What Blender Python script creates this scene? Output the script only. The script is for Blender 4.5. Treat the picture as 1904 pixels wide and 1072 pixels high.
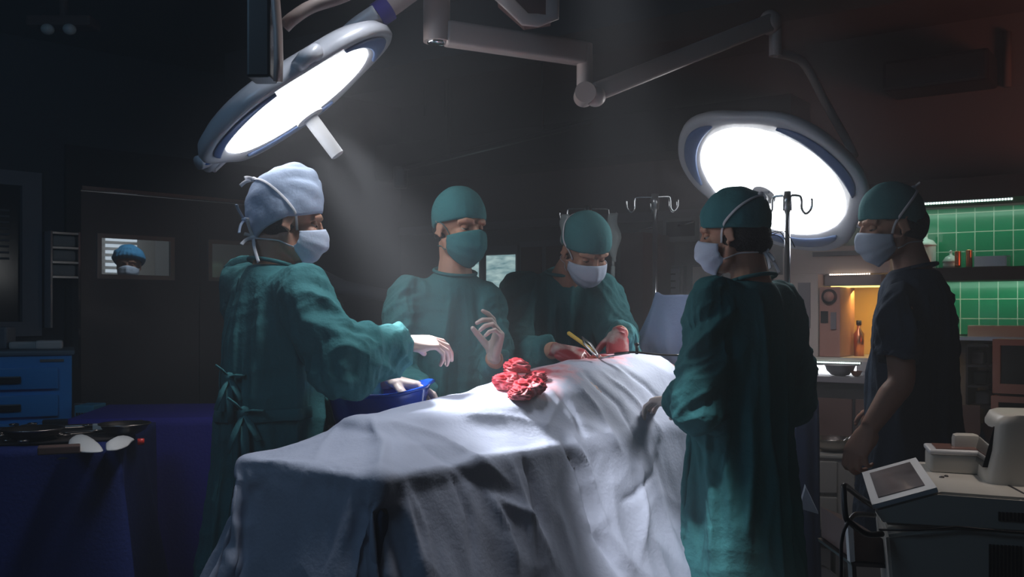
import bpy, bmesh, math, random, os
import numpy as np
from mathutils import Vector, Matrix, noise
from math import sin, cos, pi, radians as R, sqrt, atan2
random.seed(7)
C = bpy.context.scene.collection
for _o in list(bpy.data.objects): bpy.data.objects.remove(_o)

# ---------------------------------------------------------------- camera
F = 1850.0; CZ = 1.32; HY = 580.0
cam_d = bpy.data.cameras.new('camera'); cam = bpy.data.objects.new('camera', cam_d); C.objects.link(cam)
cam.location = (0, 0, CZ); cam.rotation_euler = (pi/2, 0, 0)
cam_d.sensor_width = 36; cam_d.lens = 36*F/1904; cam_d.shift_y = (HY-536)/1904; cam_d.clip_start = .05
bpy.context.scene.camera = cam
def P(px, py, Y): return Vector(((px-952)*Y/F, Y, CZ-(py-HY)*Y/F))

# ---------------------------------------------------------------- world, exposure, large lights
sc = bpy.context.scene
sc.view_settings.view_transform = 'Standard'; sc.view_settings.look = 'None'
sc.view_settings.exposure = 0; sc.view_settings.gamma = 1
w = bpy.data.worlds.new('world'); sc.world = w; w.use_nodes = True
w.node_tree.nodes['Background'].inputs[0].default_value = (.25, .35, .55, 1)
w.node_tree.nodes['Background'].inputs[1].default_value = .012
def light(kind, name, loc, to, power, col, size=.3, cone=40, blend=.3, size_y=None):
    d = bpy.data.lights.new(name, kind); o = bpy.data.objects.new(name, d); C.objects.link(o)
    d.energy = power; d.color = col; o.location = loc
    o.rotation_euler = (Vector(to)-Vector(loc)).to_track_quat('-Z', 'Y').to_euler()
    if kind == 'AREA':
        d.size = size
        if size_y: d.shape = 'RECTANGLE'; d.size_y = size_y
    elif kind == 'SPOT': d.spot_size = R(cone); d.spot_blend = blend; d.shadow_soft_size = size
    else: d.shadow_soft_size = size
    return o
SPOT1, SPOT2, HAZE = 520, 90, .055   # lamp powers, haze density
# unseen fill lights added over the theatre, not fittings of the room
light('AREA', 'cool_fill_light', (-1.6, 1.2, 2.8), (-1.5, 4.0, .8), 9, (.35, .65, 1), .9)  # added blue fill for the left side, no fitting there
light('AREA', 'front_fill_light', (-.6, .6, 2.7), (-.2, 2.6, .8), .7, (.70, .82, 1), 1.2)  # weak fill added above the camera side
light('SPOT', 'warm_wash_light', (3.5, 3.2, 1.5), (2.9, 5.0, 2.5), 60, (1, .27, .16), .4, 95, 1)  # unseen red spot added to warm the upper right wall
light('SPOT', 'counter_fill_light', (1.15, 3.95, 2.5), (1.55, 4.95, 1.15), 75, (.95, .88, .95), .3, 52, .9)  # added to brighten the counter, standing in for glare from the right lamp
light('SPOT', 'machine_fill_light', (1.45, 2.15, 2.85), (1.30, 2.32, .9), 60, (1, .88, .80), .15, 32, .8)  # added spot that brightens the white machine from above
light('SPOT', 'drape_fill_spot', (.12, 2.05, 2.8), (.41, 2.80, .78), 430, (.92, .95, 1), .06, 13, .5)  # unseen spot added to light the drape's near side beside the woman
light('SPOT', 'foot_fill_spot', (-.12, 2.55, 2.9), (-.52, 2.72, 1.1), 120, (.90, .94, 1), .20, 50, .8)  # unseen spot added as top light on the left surgeon and table foot
light('AREA', 'corridor_light', (-2.35, 6.95, 2.5), (-2.75, 7.2, 1.4), 7, (.8, .9, 1), .5)
_v = w.node_tree.nodes.new('ShaderNodeVolumeScatter'); _v.inputs['Density'].default_value = HAZE; _v.inputs['Anisotropy'].default_value = .35
_v.inputs['Color'].default_value = (.92, .94, 1, 1); w.node_tree.links.new(_v.outputs[0], w.node_tree.nodes['World Output'].inputs['Volume'])   # thin haze in the whole room

# ---------------------------------------------------------------- materials
def mat(name, col, rough=.6, metal=0, bump=0, bscale=60, var=0, vscale=4, emit=None, estr=0, alpha=1, trans=0, sheen=0, spec=.5, coat=0, sub=0):
    m = bpy.data.materials.new(name); m.use_nodes = True; nt = m.node_tree; b = nt.nodes['Principled BSDF']
    c = (*col, 1); b.inputs['Base Color'].default_value = c; b.inputs['Roughness'].default_value = rough
    b.inputs['Metallic'].default_value = metal; b.inputs['Specular IOR Level'].default_value = spec
    if alpha < 1: b.inputs['Alpha'].default_value = alpha
    if trans: b.inputs['Transmission Weight'].default_value = trans
    if sheen: b.inputs['Sheen Weight'].default_value = sheen
    if coat: b.inputs['Coat Weight'].default_value = coat
    if sub: b.inputs['Subsurface Weight'].default_value = sub; b.inputs['Subsurface Radius'].default_value = (.012, .005, .003); b.inputs['Subsurface Scale'].default_value = 1
    if emit: b.inputs['Emission Color'].default_value = (*emit, 1); b.inputs['Emission Strength'].default_value = estr
    tc = nt.nodes.new('ShaderNodeTexCoord')
    if var:
        n = nt.nodes.new('ShaderNodeTexNoise'); n.inputs['Scale'].default_value = vscale; n.inputs['Detail'].default_value = 4
        nt.links.new(tc.outputs['Object'], n.inputs['Vector'])
        mx = nt.nodes.new('ShaderNodeMix'); mx.data_type = 'RGBA'
        mx.inputs[6].default_value = tuple(x*(1-var) for x in col)+(1,); mx.inputs[7].default_value = tuple(min(1, x*(1+var)) for x in col)+(1,)
        nt.links.new(n.outputs['Fac'], mx.inputs[0]); nt.links.new(mx.outputs[2], b.inputs['Base Color'])
    if bump:
        n = nt.nodes.new('ShaderNodeTexNoise'); n.inputs['Scale'].default_value = bscale; n.inputs['Detail'].default_value = 5
        nt.links.new(tc.outputs['Object'], n.inputs['Vector'])
        bp = nt.nodes.new('ShaderNodeBump'); bp.inputs['Strength'].default_value = bump; bp.inputs['Distance'].default_value = .01
        nt.links.new(n.outputs['Fac'], bp.inputs['Height']); nt.links.new(bp.outputs[0], b.inputs['Normal'])
    return m
M = {}
M['teal'] = mat('teal_cotton', (.044, .170, .182), .85, bump=.25, bscale=90, var=.12, vscale=14, spec=.2)
M['teal_b'] = mat('teal_cotton_deep', (.034, .150, .162), .85, bump=.25, bscale=90, var=.12, vscale=14, spec=.2)
M['teal_cap'] = mat('teal_cap_cotton', (.055, .20, .215), .85, bump=.2, bscale=110, var=.08, vscale=20, spec=.2)
M['navy'] = mat('navy_scrub_cotton', (.035, .055, .09), .9, bump=.25, bscale=80, var=.12, vscale=12, spec=.2)
M['ltblue'] = mat('pale_blue_cap_cloth', (.42, .50, .66), .8, bump=.15, bscale=90, spec=.25)
M['bouffant'] = mat('blue_bouffant', (.06, .26, .48), .8, bump=.4, bscale=60, spec=.3)
M['mask'] = mat('pale_mask_paper', (.55, .62, .76), .85, bump=.1, bscale=160, spec=.2)
M['tie'] = mat('white_tie_tape', (.72, .70, .74), .85, spec=.2)
M['skin'] = mat('skin', (.50, .27, .19), .55, bump=.06, bscale=180, var=.10, vscale=22, spec=.35, sub=.25)
M['hair'] = mat('dark_hair', (.012, .010, .010), .6, bump=1, bscale=140, spec=.4)
M['eye'] = mat('eye_white', (.6, .58, .56), .2); M['iris'] = mat('dark_iris', (.02, .012, .01), .1)
M['glove'] = mat('latex_glove', (.50, .41, .38), .45, bump=.15, bscale=70, var=.06, vscale=30, spec=.5, sub=.1)
M['white'] = mat('white_painted_metal', (.62, .62, .64), .35, bump=.02, spec=.5)
M['offwhite'] = mat('offwhite_plastic', (.55, .52, .47), .4, bump=.04, bscale=40, var=.04)
M['steel'] = mat('brushed_steel', (.55, .56, .58), .28, 1, bump=.05, bscale=200)
M['dsteel'] = mat('door_steel', (.22, .20, .205), .42, .75, bump=.06, bscale=30, var=.08, vscale=2)
M['chrome'] = mat('chrome', (.75, .76, .78), .1, 1)
M['dark'] = mat('black_plastic', (.015, .015, .017), .35)
M['dmetal'] = mat('dark_metal', (.06, .055, .055), .35, .8)
M['bluep'] = mat('blue_plastic_drawer', (.02, .28, .72), .3, var=.05)
M['bluebasin'] = mat('blue_basin_plastic', (.008, .06, .40), .18, coat=.4)
M['bluedrape'] = mat('royal_blue_drape', (.010, .022, .13), .75, bump=.2, bscale=100, spec=.25)
M['purpledrape'] = mat('indigo_drape', (.035, .03, .30), .75, bump=.2, bscale=100, spec=.25)
M['bluescreen'] = mat('light_blue_drape', (.40, .50, .78), .75, bump=.15, bscale=90, spec=.25)
M['brown'] = mat('brown_wood_laminate', (.10, .055, .045), .6, bump=.08, var=.2, vscale=6)
M['greyframe'] = mat('grey_painted_frame', (.17, .17, .19), .55)
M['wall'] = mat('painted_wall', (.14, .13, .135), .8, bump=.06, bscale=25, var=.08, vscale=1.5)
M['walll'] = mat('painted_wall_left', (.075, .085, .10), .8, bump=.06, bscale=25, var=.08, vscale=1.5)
M['ceil'] = mat('ceiling_paint', (.10, .10, .11), .85, bump=.05, bscale=20, var=.08, vscale=1.5)
M['floor'] = mat('vinyl_floor', (.07, .075, .08), .35, var=.1, vscale=3)
M['blackp'] = mat('black_paint', (.02, .02, .022), .5)
M['cream'] = mat('cream_paint', (.50, .46, .42), .6, var=.05)
M['amber'] = mat('amber_wall_paint', (.75, .48, .18), .6)
M['glass'] = mat('window_glass', (.9, .95, .95), .03, trans=1)
M['bag'] = mat('iv_bag_plastic', (.75, .85, .85), .12, alpha=.6, bump=.3, bscale=25)
M['enamel'] = mat('white_enamel', (.65, .68, .68), .2)
M['copper'] = mat('copper', (.75, .30, .15), .3, 1)
M['paper'] = mat('white_paper', (.55, .53, .52), .9)
M['grn'] = mat('green_plastic', (.05, .45, .25), .4)
M['red'] = mat('red_plastic', (.7, .03, .02), .4)
M['yellow'] = mat('yellow_handle', (.75, .50, .08), .4)
M['trouser'] = mat('dark_trouser', (.02, .035, .05), .9)
M['screen_off'] = mat('dark_screen', (.02, .02, .022), .15)

def blend_mat(name, cols, scale, rough=.6, bump=.2, ramp=(.4, .6), detail=4, stretch=(1, 1, 1)):
    m = mat(name, cols[0], rough); nt = m.node_tree; b = nt.nodes['Principled BSDF']
    tc = nt.nodes.new('ShaderNodeTexCoord'); mp = nt.nodes.new('ShaderNodeMapping'); mp.inputs['Scale'].default_value = stretch
    n = nt.nodes.new('ShaderNodeTexNoise'); n.inputs['Scale'].default_value = scale; n.inputs['Detail'].default_value = detail
    r = nt.nodes.new('ShaderNodeValToRGB'); r.color_ramp.elements[0].position = ramp[0]; r.color_ramp.elements[1].position = ramp[1]
    r.color_ramp.elements[0].color = (*cols[0], 1); r.color_ramp.elements[1].color = (*cols[1], 1)
    nt.links.new(tc.outputs['Object'], mp.inputs[0]); nt.links.new(mp.outputs[0], n.inputs['Vector']); nt.links.new(n.outputs['Fac'], r.inputs[0]); nt.links.new(r.outputs[0], b.inputs['Base Color'])
    if bump:
        bp = nt.nodes.new('ShaderNodeBump'); bp.inputs['Strength'].default_value = bump; bp.inputs['Distance'].default_value = .01
        nt.links.new(n.outputs['Fac'], bp.inputs['Height']); nt.links.new(bp.outputs[0], b.inputs['Normal'])
    return m
M['gauze'] = blend_mat('bloody_gauze', ((.40, .006, .020), (.66, .26, .28)), 12, .75, .25, (.54, .70))
M['bloodglove'] = blend_mat('blood_smeared_glove', ((.50, .42, .40), (.34, .03, .04)), 16, .35, .1, (.34, .52))
M['pinkglove'] = blend_mat('slightly_stained_glove', ((.50, .38, .35), (.46, .10, .10)), 9, .4, .1, (.50, .72))
M['wound'] = blend_mat('wound_tissue', ((.22, .01, .015), (.5, .16, .10)), 40, .25, .5)
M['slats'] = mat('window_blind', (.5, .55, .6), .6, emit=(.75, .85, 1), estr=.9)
M['bowlmat'] = mat('steel_bowl', (.5, .46, .42), .25, 1, bump=.3, bscale=20)
def stain_mat(name, col, spots, rough=.7):
    """cloth with blood soaked in around given points (object space)"""
    m = mat(name, col, rough, bump=.14, bscale=90, spec=.3); nt = m.node_tree; b = nt.nodes['Principled BSDF']; L = nt.links
    tc = nt.nodes.new('ShaderNodeTexCoord'); last = None
    n = nt.nodes.new('ShaderNodeTexNoise'); n.inputs['Scale'].default_value = 22; n.inputs['Detail'].default_value = 6
    L.new(tc.outputs['Object'], n.inputs['Vector'])
    for (p, r) in spots:
        d = nt.nodes.new('ShaderNodeVectorMath'); d.operation = 'DISTANCE'; L.new(tc.outputs['Object'], d.inputs[0]); d.inputs[1].default_value = p
        mr = nt.nodes.new('ShaderNodeMapRange'); mr.inputs[1].default_value = 0; mr.inputs[2].default_value = r; mr.inputs[3].default_value = 1; mr.inputs[4].default_value = 0
        L.new(d.outputs['Value'], mr.inputs[0])
        if last is None: last = mr.outputs[0]
        else:
            mx = nt.nodes.new('ShaderNodeMath'); mx.operation = 'MAXIMUM'; L.new(last, mx.inputs[0]); L.new(mr.outputs[0], mx.inputs[1]); last = mx.outputs[0]
    mu = nt.nodes.new('ShaderNodeMath'); mu.operation = 'MULTIPLY'; L.new(last, mu.inputs[0]); L.new(n.outputs['Fac'], mu.inputs[1])
    r = nt.nodes.new('ShaderNodeValToRGB'); e = r.color_ramp.elements; e[0].position = .14; e[0].color = (*col, 1); e[1].position = .42; e[1].color = (.55, .10, .13, 1)
    k = e.new(.26); k.color = (.66, .42, .48, 1)
    L.new(mu.outputs[0], r.inputs[0]); L.new(r.outputs[0], b.inputs['Base Color'])
    return m

# ---------------------------------------------------------------- mesh helpers
def V(*a): return Vector(a)
def link(name, me, m, parent=None, smooth=True):
    o = bpy.data.objects.new(name, me); C.objects.link(o)
    if m is not None: me.materials.append(m)
    if smooth: me.polygons.foreach_set('use_smooth', [True]*len(me.polygons))
    if parent is not None:
        o.parent = parent; o.matrix_parent_inverse = Matrix.Translation(-parent.location)
    return o
def obj(name, bm, m, parent=None, smooth=True, loc=None):
    bmesh.ops.recalc_face_normals(bm, faces=bm.faces)
    me = bpy.data.meshes.new(name)
    if loc is not None: bmesh.ops.translate(bm, verts=bm.verts, vec=-Vector(loc))
    bm.to_mesh(me); bm.free(); o = link(name, me, m, parent, smooth)
    if loc is not None and parent is None: o.location = loc
    return o
def tag(o, label=None, cat=None, group=None, kind=None):
    if label: o['label'] = label
    if cat: o['category'] = cat
    if group: o['group'] = group
    if kind: o['kind'] = kind
    return o
def thing(name, label, cat, loc, group=None):
    o = bpy.data.objects.new(name, None); C.objects.link(o); o.location = loc; o.empty_display_size = .05
    return tag(o, label, cat, group)
def BM(): return bmesh.new()
def auto(o, ang=35):
    for p in o.data.polygons: p.use_smooth = True
    o.data.set_sharp_from_angle(angle=R(ang)); return o
def box(bm, c, s, rot=None, bev=0, seg=2):
    """axis box centre c size s, rot = Matrix 3x3"""
    b = bmesh.new(); bmesh.ops.create_cube(b, size=1)
    bmesh.ops.scale(b, vec=Vector(s), verts=b.verts)
    if bev: bmesh.ops.bevel(b, geom=b.edges[:], offset=bev, segments=seg, affect='EDGES', profile=.6)
    mt = Matrix.Translation(Vector(c)) @ (rot.to_4x4() if rot is not None else Matrix())
    bmesh.ops.transform(b, matrix=mt, verts=b.verts); merge(bm, b)
def merge(bm, b):
    me = bpy.data.meshes.new('t'); b.to_mesh(me); b.free(); bm.from_mesh(me); bpy.data.meshes.remove(me)
def frame(d, up=Vector((0, 0, 1))):
    d = d.normalized(); s = d.cross(up)
    if s.length < 1e-4: s = d.cross(Vector((1, 0, 0)))
    s.normalize(); return s, s.cross(d).normalized()*-1
def rings(bm, rs, n=20, cap=True, power=2.0):
    """rs: (centre, xdir, ydir, a, b) -> skinned tube"""
    vs = []
    for (c, x, y, a, b) in rs:
        row = []
        for i in range(n):
            t = 2*pi*i/n; ct, st = cos(t), sin(t)
            if power != 2: ct = math.copysign(abs(ct)**(2/power), ct); st = math.copysign(abs(st)**(2/power), st)
            row.append(bm.verts.new(c + x*(a*ct) + y*(b*st)))
        vs.append(row)
    for i in range(len(vs)-1):
        for j in range(n):
            k = (j+1) % n; bm.faces.new((vs[i][j], vs[i][k], vs[i+1][k], vs[i+1][j]))
    if cap:
        bm.faces.new(vs[0][::-1]); bm.faces.new(vs[-1])
    return vs
def tube(bm, pts, rad, n=12, cap=True, flat=1.0, up=None, closed=False):
    pts = [Vector(p) for p in pts]; m = len(pts)
    if not hasattr(rad, '__len__'): rad = [rad]*m
    rs = []; s = None
    for i, p in enumerate(pts):
        d = (pts[min(i+1, m-1)]-pts[max(i-1, 0)])
        if d.length < 1e-9: d = Vector((0, 0, 1))
        d.normalize()
        if s is None:
            s, u = frame(d, up or Vector((0, 0, 1)))
        else:
            s = s - d*s.dot(d); s.normalize()
        u = d.cross(s).normalized()
        rs.append((p, s, u, rad[i], rad[i]*flat))
    return rings(bm, rs, n, cap)
def spline(pts, k=6):
    """catmull-rom"""
    pts = [Vector(p) for p in pts]; out = []
    for i in range(len(pts)-1):
        p0, p1, p2, p3 = pts[max(i-1, 0)], pts[i], pts[i+1], pts[min(i+2, len(pts)-1)]
        for j in range(k):
            t = j/k; out.append(.5*((2*p1)+(p2-p0)*t+(2*p0-5*p1+4*p2-p3)*t*t+(3*p1-p0-3*p2+p3)*t**3))
    out.append(pts[-1]); return out
def ell(bm, c, r, rot=None, u=24, v=16):
    b = bmesh.new(); bmesh.ops.create_uvsphere(b, u_segments=u, v_segments=v, radius=1)
    mt = Matrix.Translation(Vector(c)) @ (rot.to_4x4() if rot is not None else Matrix()) @ Matrix.Diagonal((*r, 1))
    bmesh.ops.transform(b, matrix=mt, verts=b.verts); merge(bm, b)
def cyl(bm, a, b, r, r2=None, n=24):
    a, b = Vector(a), Vector(b); s, u = frame(b-a)
    rings(bm, [(a, s, u, r, r), (b, s, u, r if r2 is None else r2, r if r2 is None else r2)], n)
def lathe(bm, prof, n=32, mt=Matrix()):
    """prof [(r,z)] around z"""
    rs = []
    for (r, z) in prof: rs.append((mt @ Vector((0, 0, z)), (mt.to_3x3() @ Vector((1, 0, 0))), (mt.to_3x3() @ Vector((0, 1, 0))), max(r, 1e-4), max(r, 1e-4)))
    rings(bm, rs, n, True)
def prism(bm, pts, h):
    """pts: list of Vectors (polygon), extruded by vector h"""
    a = [bm.verts.new(p) for p in pts]; b = [bm.verts.new(Vector(p)+h) for p in pts]
    bm.faces.new(a[::-1]); bm.faces.new(b); n = len(a)
    for i in range(n): bm.faces.new((a[i], a[(i+1) % n], b[(i+1) % n], b[i]))
def evalmesh(o):
    dg = bpy.context.evaluated_depsgraph_get(); dg.update()
    return bpy.data.meshes.new_from_object(o.evaluated_get(dg), depsgraph=dg)
def remesh(bm, voxel, smooth_it=6, fac=.5):
    """union of closed shapes -> one continuous smooth surface, returned as mesh"""
    bmesh.ops.recalc_face_normals(bm, faces=bm.faces)
    me = bpy.data.meshes.new('t'); bm.to_mesh(me); bm.free()
    o = bpy.data.objects.new('t', me); C.objects.link(o)
    r = o.modifiers.new('r', 'REMESH'); r.mode = 'VOXEL'; r.voxel_size = voxel
    if smooth_it:
        s = o.modifiers.new('s', 'SMOOTH'); s.factor = fac; s.iterations = smooth_it
    m2 = evalmesh(o); bpy.data.objects.remove(o); bpy.data.meshes.remove(me); return m2
def coords(me):
    a = np.empty(len(me.vertices)*3, np.float32); me.vertices.foreach_get('co', a); return a.reshape(-1, 3)
def setco(me, a): me.vertices.foreach_set('co', np.ascontiguousarray(a, dtype=np.float32).ravel()); me.update()
def normals(me):
    a = np.empty(len(me.vertices)*3, np.float32); me.vertex_normals.foreach_get('vector', a); return a.reshape(-1, 3)
# ================================================================ the room
WL0 = V(-2.66, 6.14, 0); WLd = V(.70, .715, 0).normalized()          # left wall, through the door's near edge
COR = V(-.89, 7.95, 0); WRd = V(.82, -.57, 0).normalized()           # corner and right wall direction
WLn = V(WLd.y, -WLd.x, 0)                                            # into the room
WRn = V(WRd.y, -WRd.x, 0)                                            # into the room (towards the camera)
if WRn.y > 0: WRn = -WRn
H = 2.95
def wl(s, z, off=0): return WL0 + WLd*s + WLn*off + V(0, 0, z)       # point on the left wall
def wr(s, z, off=0): return COR + WRd*s + WRn*off + V(0, 0, z)
def rotm(d, n):  # local x along d, y along -n (into the wall), z up
    return Matrix((d, -n, V(0, 0, 1))).transposed()
RL, RR = rotm(WLd, WLn), rotm(WRd, WRn)
def wbox(bm, wfun, rm, s0, s1, z0, z1, o0, o1, bev=0):
    """box standing on a wall: s along it, z up, o out of it into the room"""
    c = wfun((s0+s1)/2, (z0+z1)/2, (o0+o1)/2); box(bm, c, (abs(s1-s0), abs(o1-o0), abs(z1-z0)), rm, bev)
def lb(bm, *a, **k): wbox(bm, wl, RL, *a, **k)
def rb(bm, *a, **k): wbox(bm, wr, RR, *a, **k)
def pl_s(px, off=0):  # s on the left wall seen at pixel column px
    k = (px-952)/F; o = WL0+WLn*off; return (k*o.y-o.x)/(WLd.x-k*WLd.y)
def pr_s(px, off=0):
    k = (px-952)/F; o = COR+WRn*off; return (k*o.y-o.x)/(WRd.x-k*WRd.y)
def zl(px, py, off=0): return CZ-(py-HY)*wl(pl_s(px, off), 0, off).y/F
def zr(px, py, off=0): return CZ-(py-HY)*wr(pr_s(px, off), 0, off).y/F

SE = (COR-WL0).dot(WLd)                                              # s of the corner on the left wall
d0, d1 = pl_s(147), pl_s(147)+1.62                                   # double door
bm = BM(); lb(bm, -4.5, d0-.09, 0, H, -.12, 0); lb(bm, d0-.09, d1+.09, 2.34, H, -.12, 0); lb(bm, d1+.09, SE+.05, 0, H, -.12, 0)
tag(obj('wall_left', bm, M['walll'], smooth=False), kind='structure')
bm = BM(); rb(bm, -.1, 7.6, 0, H, -.12, 0); tag(obj('wall_right', bm, M['wall'], smooth=False), kind='structure')
bm = BM(); box(bm, (0, 4.2, -.05), (13, 13, .1)); tag(obj('floor', bm, M['floor'], smooth=False), kind='structure')
bm = BM(); box(bm, (0, 4.2, H+.05), (13, 13, .1)); tag(obj('ceiling', bm, M['ceil'], smooth=False), kind='structure')
# ceiling beam along the right wall, cornice duct in the corner
bm = BM(); rb(bm, .2, 7.4, H-.28, H, 1.5, 1.9); tag(obj('trim_1', bm, M['ceil'], smooth=False), kind='structure')
bm = BM(); rb(bm, .05, 3.3, H-.62, H-.36, .0, .35); tag(obj('trim_2', bm, M['blackp'], smooth=False), kind='structure')
bm = BM(); rb(bm, 0.02, 3.4, 1.93, 1.99, .0, .05); tag(obj('trim_3', bm, M['greyframe'], smooth=False), kind='structure')
# black door surround
bm = BM(); lb(bm, d0-.09, d0, 0, 2.34, -.13, .03); lb(bm, d1, d1+.09, 0, 2.34, -.13, .03); lb(bm, d0, d1, 2.1, 2.34, -.13, .03)
tag(obj('trim_4', bm, M['blackp'], smooth=False), kind='structure')
bm = BM(); lb(bm, d0+.005, d1-.005, 2.075, 2.097, -.03, .034); tag(obj('trim_5', bm, M['steel'], smooth=False), kind='structure')
# door leaves with a glazed slot each
wz0, wz1 = 1.545, 1.80
for i, (a, b, g0, g1) in enumerate(((d0+.006, d0+.806, pl_s(186), pl_s(322)), (d0+.814, d1-.006, pl_s(392), pl_s(392)+.42))):
    bm = BM(); lb(bm, a, g0, .01, 2.07, -.06, -.015); lb(bm, g1, b, .01, 2.07, -.06, -.015)
    lb(bm, g0, g1, .01, wz0, -.06, -.015); lb(bm, g0, g1, wz1, 2.07, -.06, -.015)
    dr = tag(obj('door_%d' % (i+1), bm, M['dsteel'], smooth=False), kind='structure')
    bm = BM(); t = .014
    lb(bm, g0-t, g0+t, wz0-t, wz1+t, -.016, -.006); lb(bm, g1-t, g1+t, wz0-t, wz1+t, -.016, -.006)
    lb(bm, g0+t, g1-t, wz0-t, wz0+t, -.016, -.006); lb(bm, g0+t, g1-t, wz1-t, wz1+t, -.016, -.006)
    obj('glazing_bead', bm, M['steel'], dr, False)
    bm = BM(); lb(bm, g0, g1, wz0, wz1, -.042, -.036); obj('pane', bm, M['glass'], dr, False)
    bm = BM(); lb(bm, a+.03, b-.03, .12, .42, -.015, -.012); obj('kick_plate', bm, M['steel'], dr, False)
# corridor behind the door
bm = BM(); lb(bm, -1.2, SE+1.5, 0, H, -2.1, -2.0); tag(obj('wall_corridor', bm, M['cream'], smooth=False), kind='structure')
bm = BM(); lb(bm, 2.4, 2.5, 0, H, -2.1, -.12); tag(obj('wall_corridor_end', bm, M['greyframe'], smooth=False), kind='structure')
o_ = -1.9; sa, sb = pl_s(196, o_), pl_s(254, o_)
wb = thing('window_blind', 'bright slatted blind seen through the door window above the blue bouffant cap', 'blind', wl(sa, 1.7, o_))
bm = BM()
for k in range(7): z = 1.66+k*.052; box(bm, wl((sa+sb)/2, z, o_), (sb-sa, .012, .026), RL)
obj('slats', bm, M['slats'], wb, False)
bm = BM(); lb(bm, sa-.01, sb+.01, 2.02, 2.06, o_-.02, o_+.02); obj('headrail', bm, M['white'], wb, False)
bm = BM(); lb(bm, pl_s(290, -1.96), pl_s(318, -1.96)+.1, 1.2, 2.05, -1.98, -1.955)
tag(obj('notice_board', bm, M['paper'], smooth=False), 'pale board on the corridor wall, seen at the right of the door window', 'board')

# window on the left wall (framed, beside the door)
a, b = pl_s(-40), pl_s(72); z0, z1 = zl(60, 624), zl(60, 322)
bm = BM(); t = .085
lb(bm, a, b, z0, z0+t, 0, .05); lb(bm, a, b, z1-t, z1, 0, .05); lb(bm, b-t*1.3, b, z0+t, z1-t, 0, .05)
wn = tag(obj('window_1', bm, M['walll'], smooth=False), kind='structure')
wn.data.materials.clear(); wn.data.materials.append(mat('window_frame_grey', (.30, .31, .36), .6))
bm = BM(); lb(bm, a, b-t*1.3, z0+t, z1-t, .004, .012); obj('pane', bm, M['screen_off'], wn, False)
bm = BM()
for k in range(9): lb(bm, a, pl_s(14), z1-.24-k*.035, z1-.228-k*.035, .014, .03)
obj('blind_slats', bm, M['greyframe'], wn, False)

# wall rack with three folded packs beside the door
a, b = pl_s(76), pl_s(129); z0, z1 = zl(100, 516), zl(100, 436)
rk = thing('wall_rack', 'chrome edged wall rack holding rolled packs beside the steel door', 'rack', wl((a+b)/2, z0, 0))
bm = BM()
for q in range(4): zz = z0+(z1-z0)*q/3; lb(bm, a, b, zz-.006, zz+.006, .002, .16)
obj('shelf', bm, M['steel'], rk, False)
bm = BM(); lb(bm, b-.012, b, zl(120, 680), z1+.01, .002, .165); lb(bm, a-.005, a+.006, z0-.3, z1+.01, .002, .165); obj('upright', bm, M['chrome'], rk, False)
pos_ = ['topmost of', 'middle of', 'lowest of']
for q in range(3):
    zz = z1-(z1-z0)*(q+.5)/3; bm = BM(); h = (z1-z0)/3-.02
    box(bm, wl((a+b)/2-.005, zz-.004, .085), ((b-a)*.84, .13, h), RL, .02, 3)
    tag(obj('linen_pack', bm, M['paper']), 'pale folded linen pack, %s the three in the wall rack' % pos_[q], 'pack', 'linen packs in the wall rack')

# green tiled wall section
def tile_mat():
    m = mat('green_tiles', (.01, .25, .12), .25, coat=.2); nt = m.node_tree; L = nt.links; b = nt.nodes['Principled BSDF']
    tc = nt.nodes.new('ShaderNodeTexCoord'); mp = nt.nodes.new('ShaderNodeMapping'); mp.inputs['Rotation'].default_value = (0, 0, 0)
    br = nt.nodes.new('ShaderNodeTexBrick'); br.offset = 0; br.inputs['Scale'].default_value = 1
    br.inputs['Brick Width'].default_value = .096; br.inputs['Row Height'].default_value = .108; br.inputs['Mortar Size'].default_value = .0028; br.inputs['Mortar Smooth'].default_value = .1
    br.inputs['Color1'].default_value = (.008, .22, .10, 1); br.inputs['Color2'].default_value = (.012, .28, .14, 1); br.inputs['Mortar'].default_value = (.45, .55, .45, 1)
    L.new(tc.outputs['UV'], br.inputs['Vector']); L.new(br.outputs['Color'], b.inputs['Base Color']); return m
M['tile'] = tile_mat()
def tilepanel(name, s0, s1, z0, z1, off):
    bm = BM(); rb(bm, s0, s1, z0, z1, .0, off); o = obj(name, bm, M['tile'], smooth=False)
    uv = o.data.uv_layers.new(name='UV')
    for lp in o.data.loops:
        p = o.data.vertices[lp.vertex_index].co-COR; uv.data[lp.index].uv = (p.dot(WRd)-s0+.03, p.z-z0+.02)
    return tag(o, kind='structure')
sT0, sT1 = pr_s(1690), pr_s(1960)
tilepanel('wall_tiles_upper', sT0, sT1, zr(1793, 497), 1.90, .02)
tilepanel('wall_tiles_lower', pr_s(1730), sT1, zr(1793, 621), zr(1793, 515), .02)
# soffit over the tiles and the dark shelf between the two tiled strips
bm = BM(); rb(bm, sT0-.3, sT1+.2, 1.915, 2.03, 0, .34); tag(obj('trim_6', bm, M['blackp'], smooth=False), kind='structure')
sh_z = zr(1793, 497, .15)
bm = BM(); rb(bm, sT0-.12, sT1+.2, sh_z-.075, sh_z-.005, .0, .30); tag(obj('wall_shelf', bm, M['blackp'], smooth=False), 'thick dark shelf between the two green tiled strips', 'shelf')
low_z = zr(1850, 625, .1)
bm = BM(); rb(bm, pr_s(1745), sT1+.2, low_z-.02, low_z, .0, .24); tag(obj('wall_shelf', bm, M['steel'], smooth=False), 'thin steel shelf under the lower green tiles', 'shelf')
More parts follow.
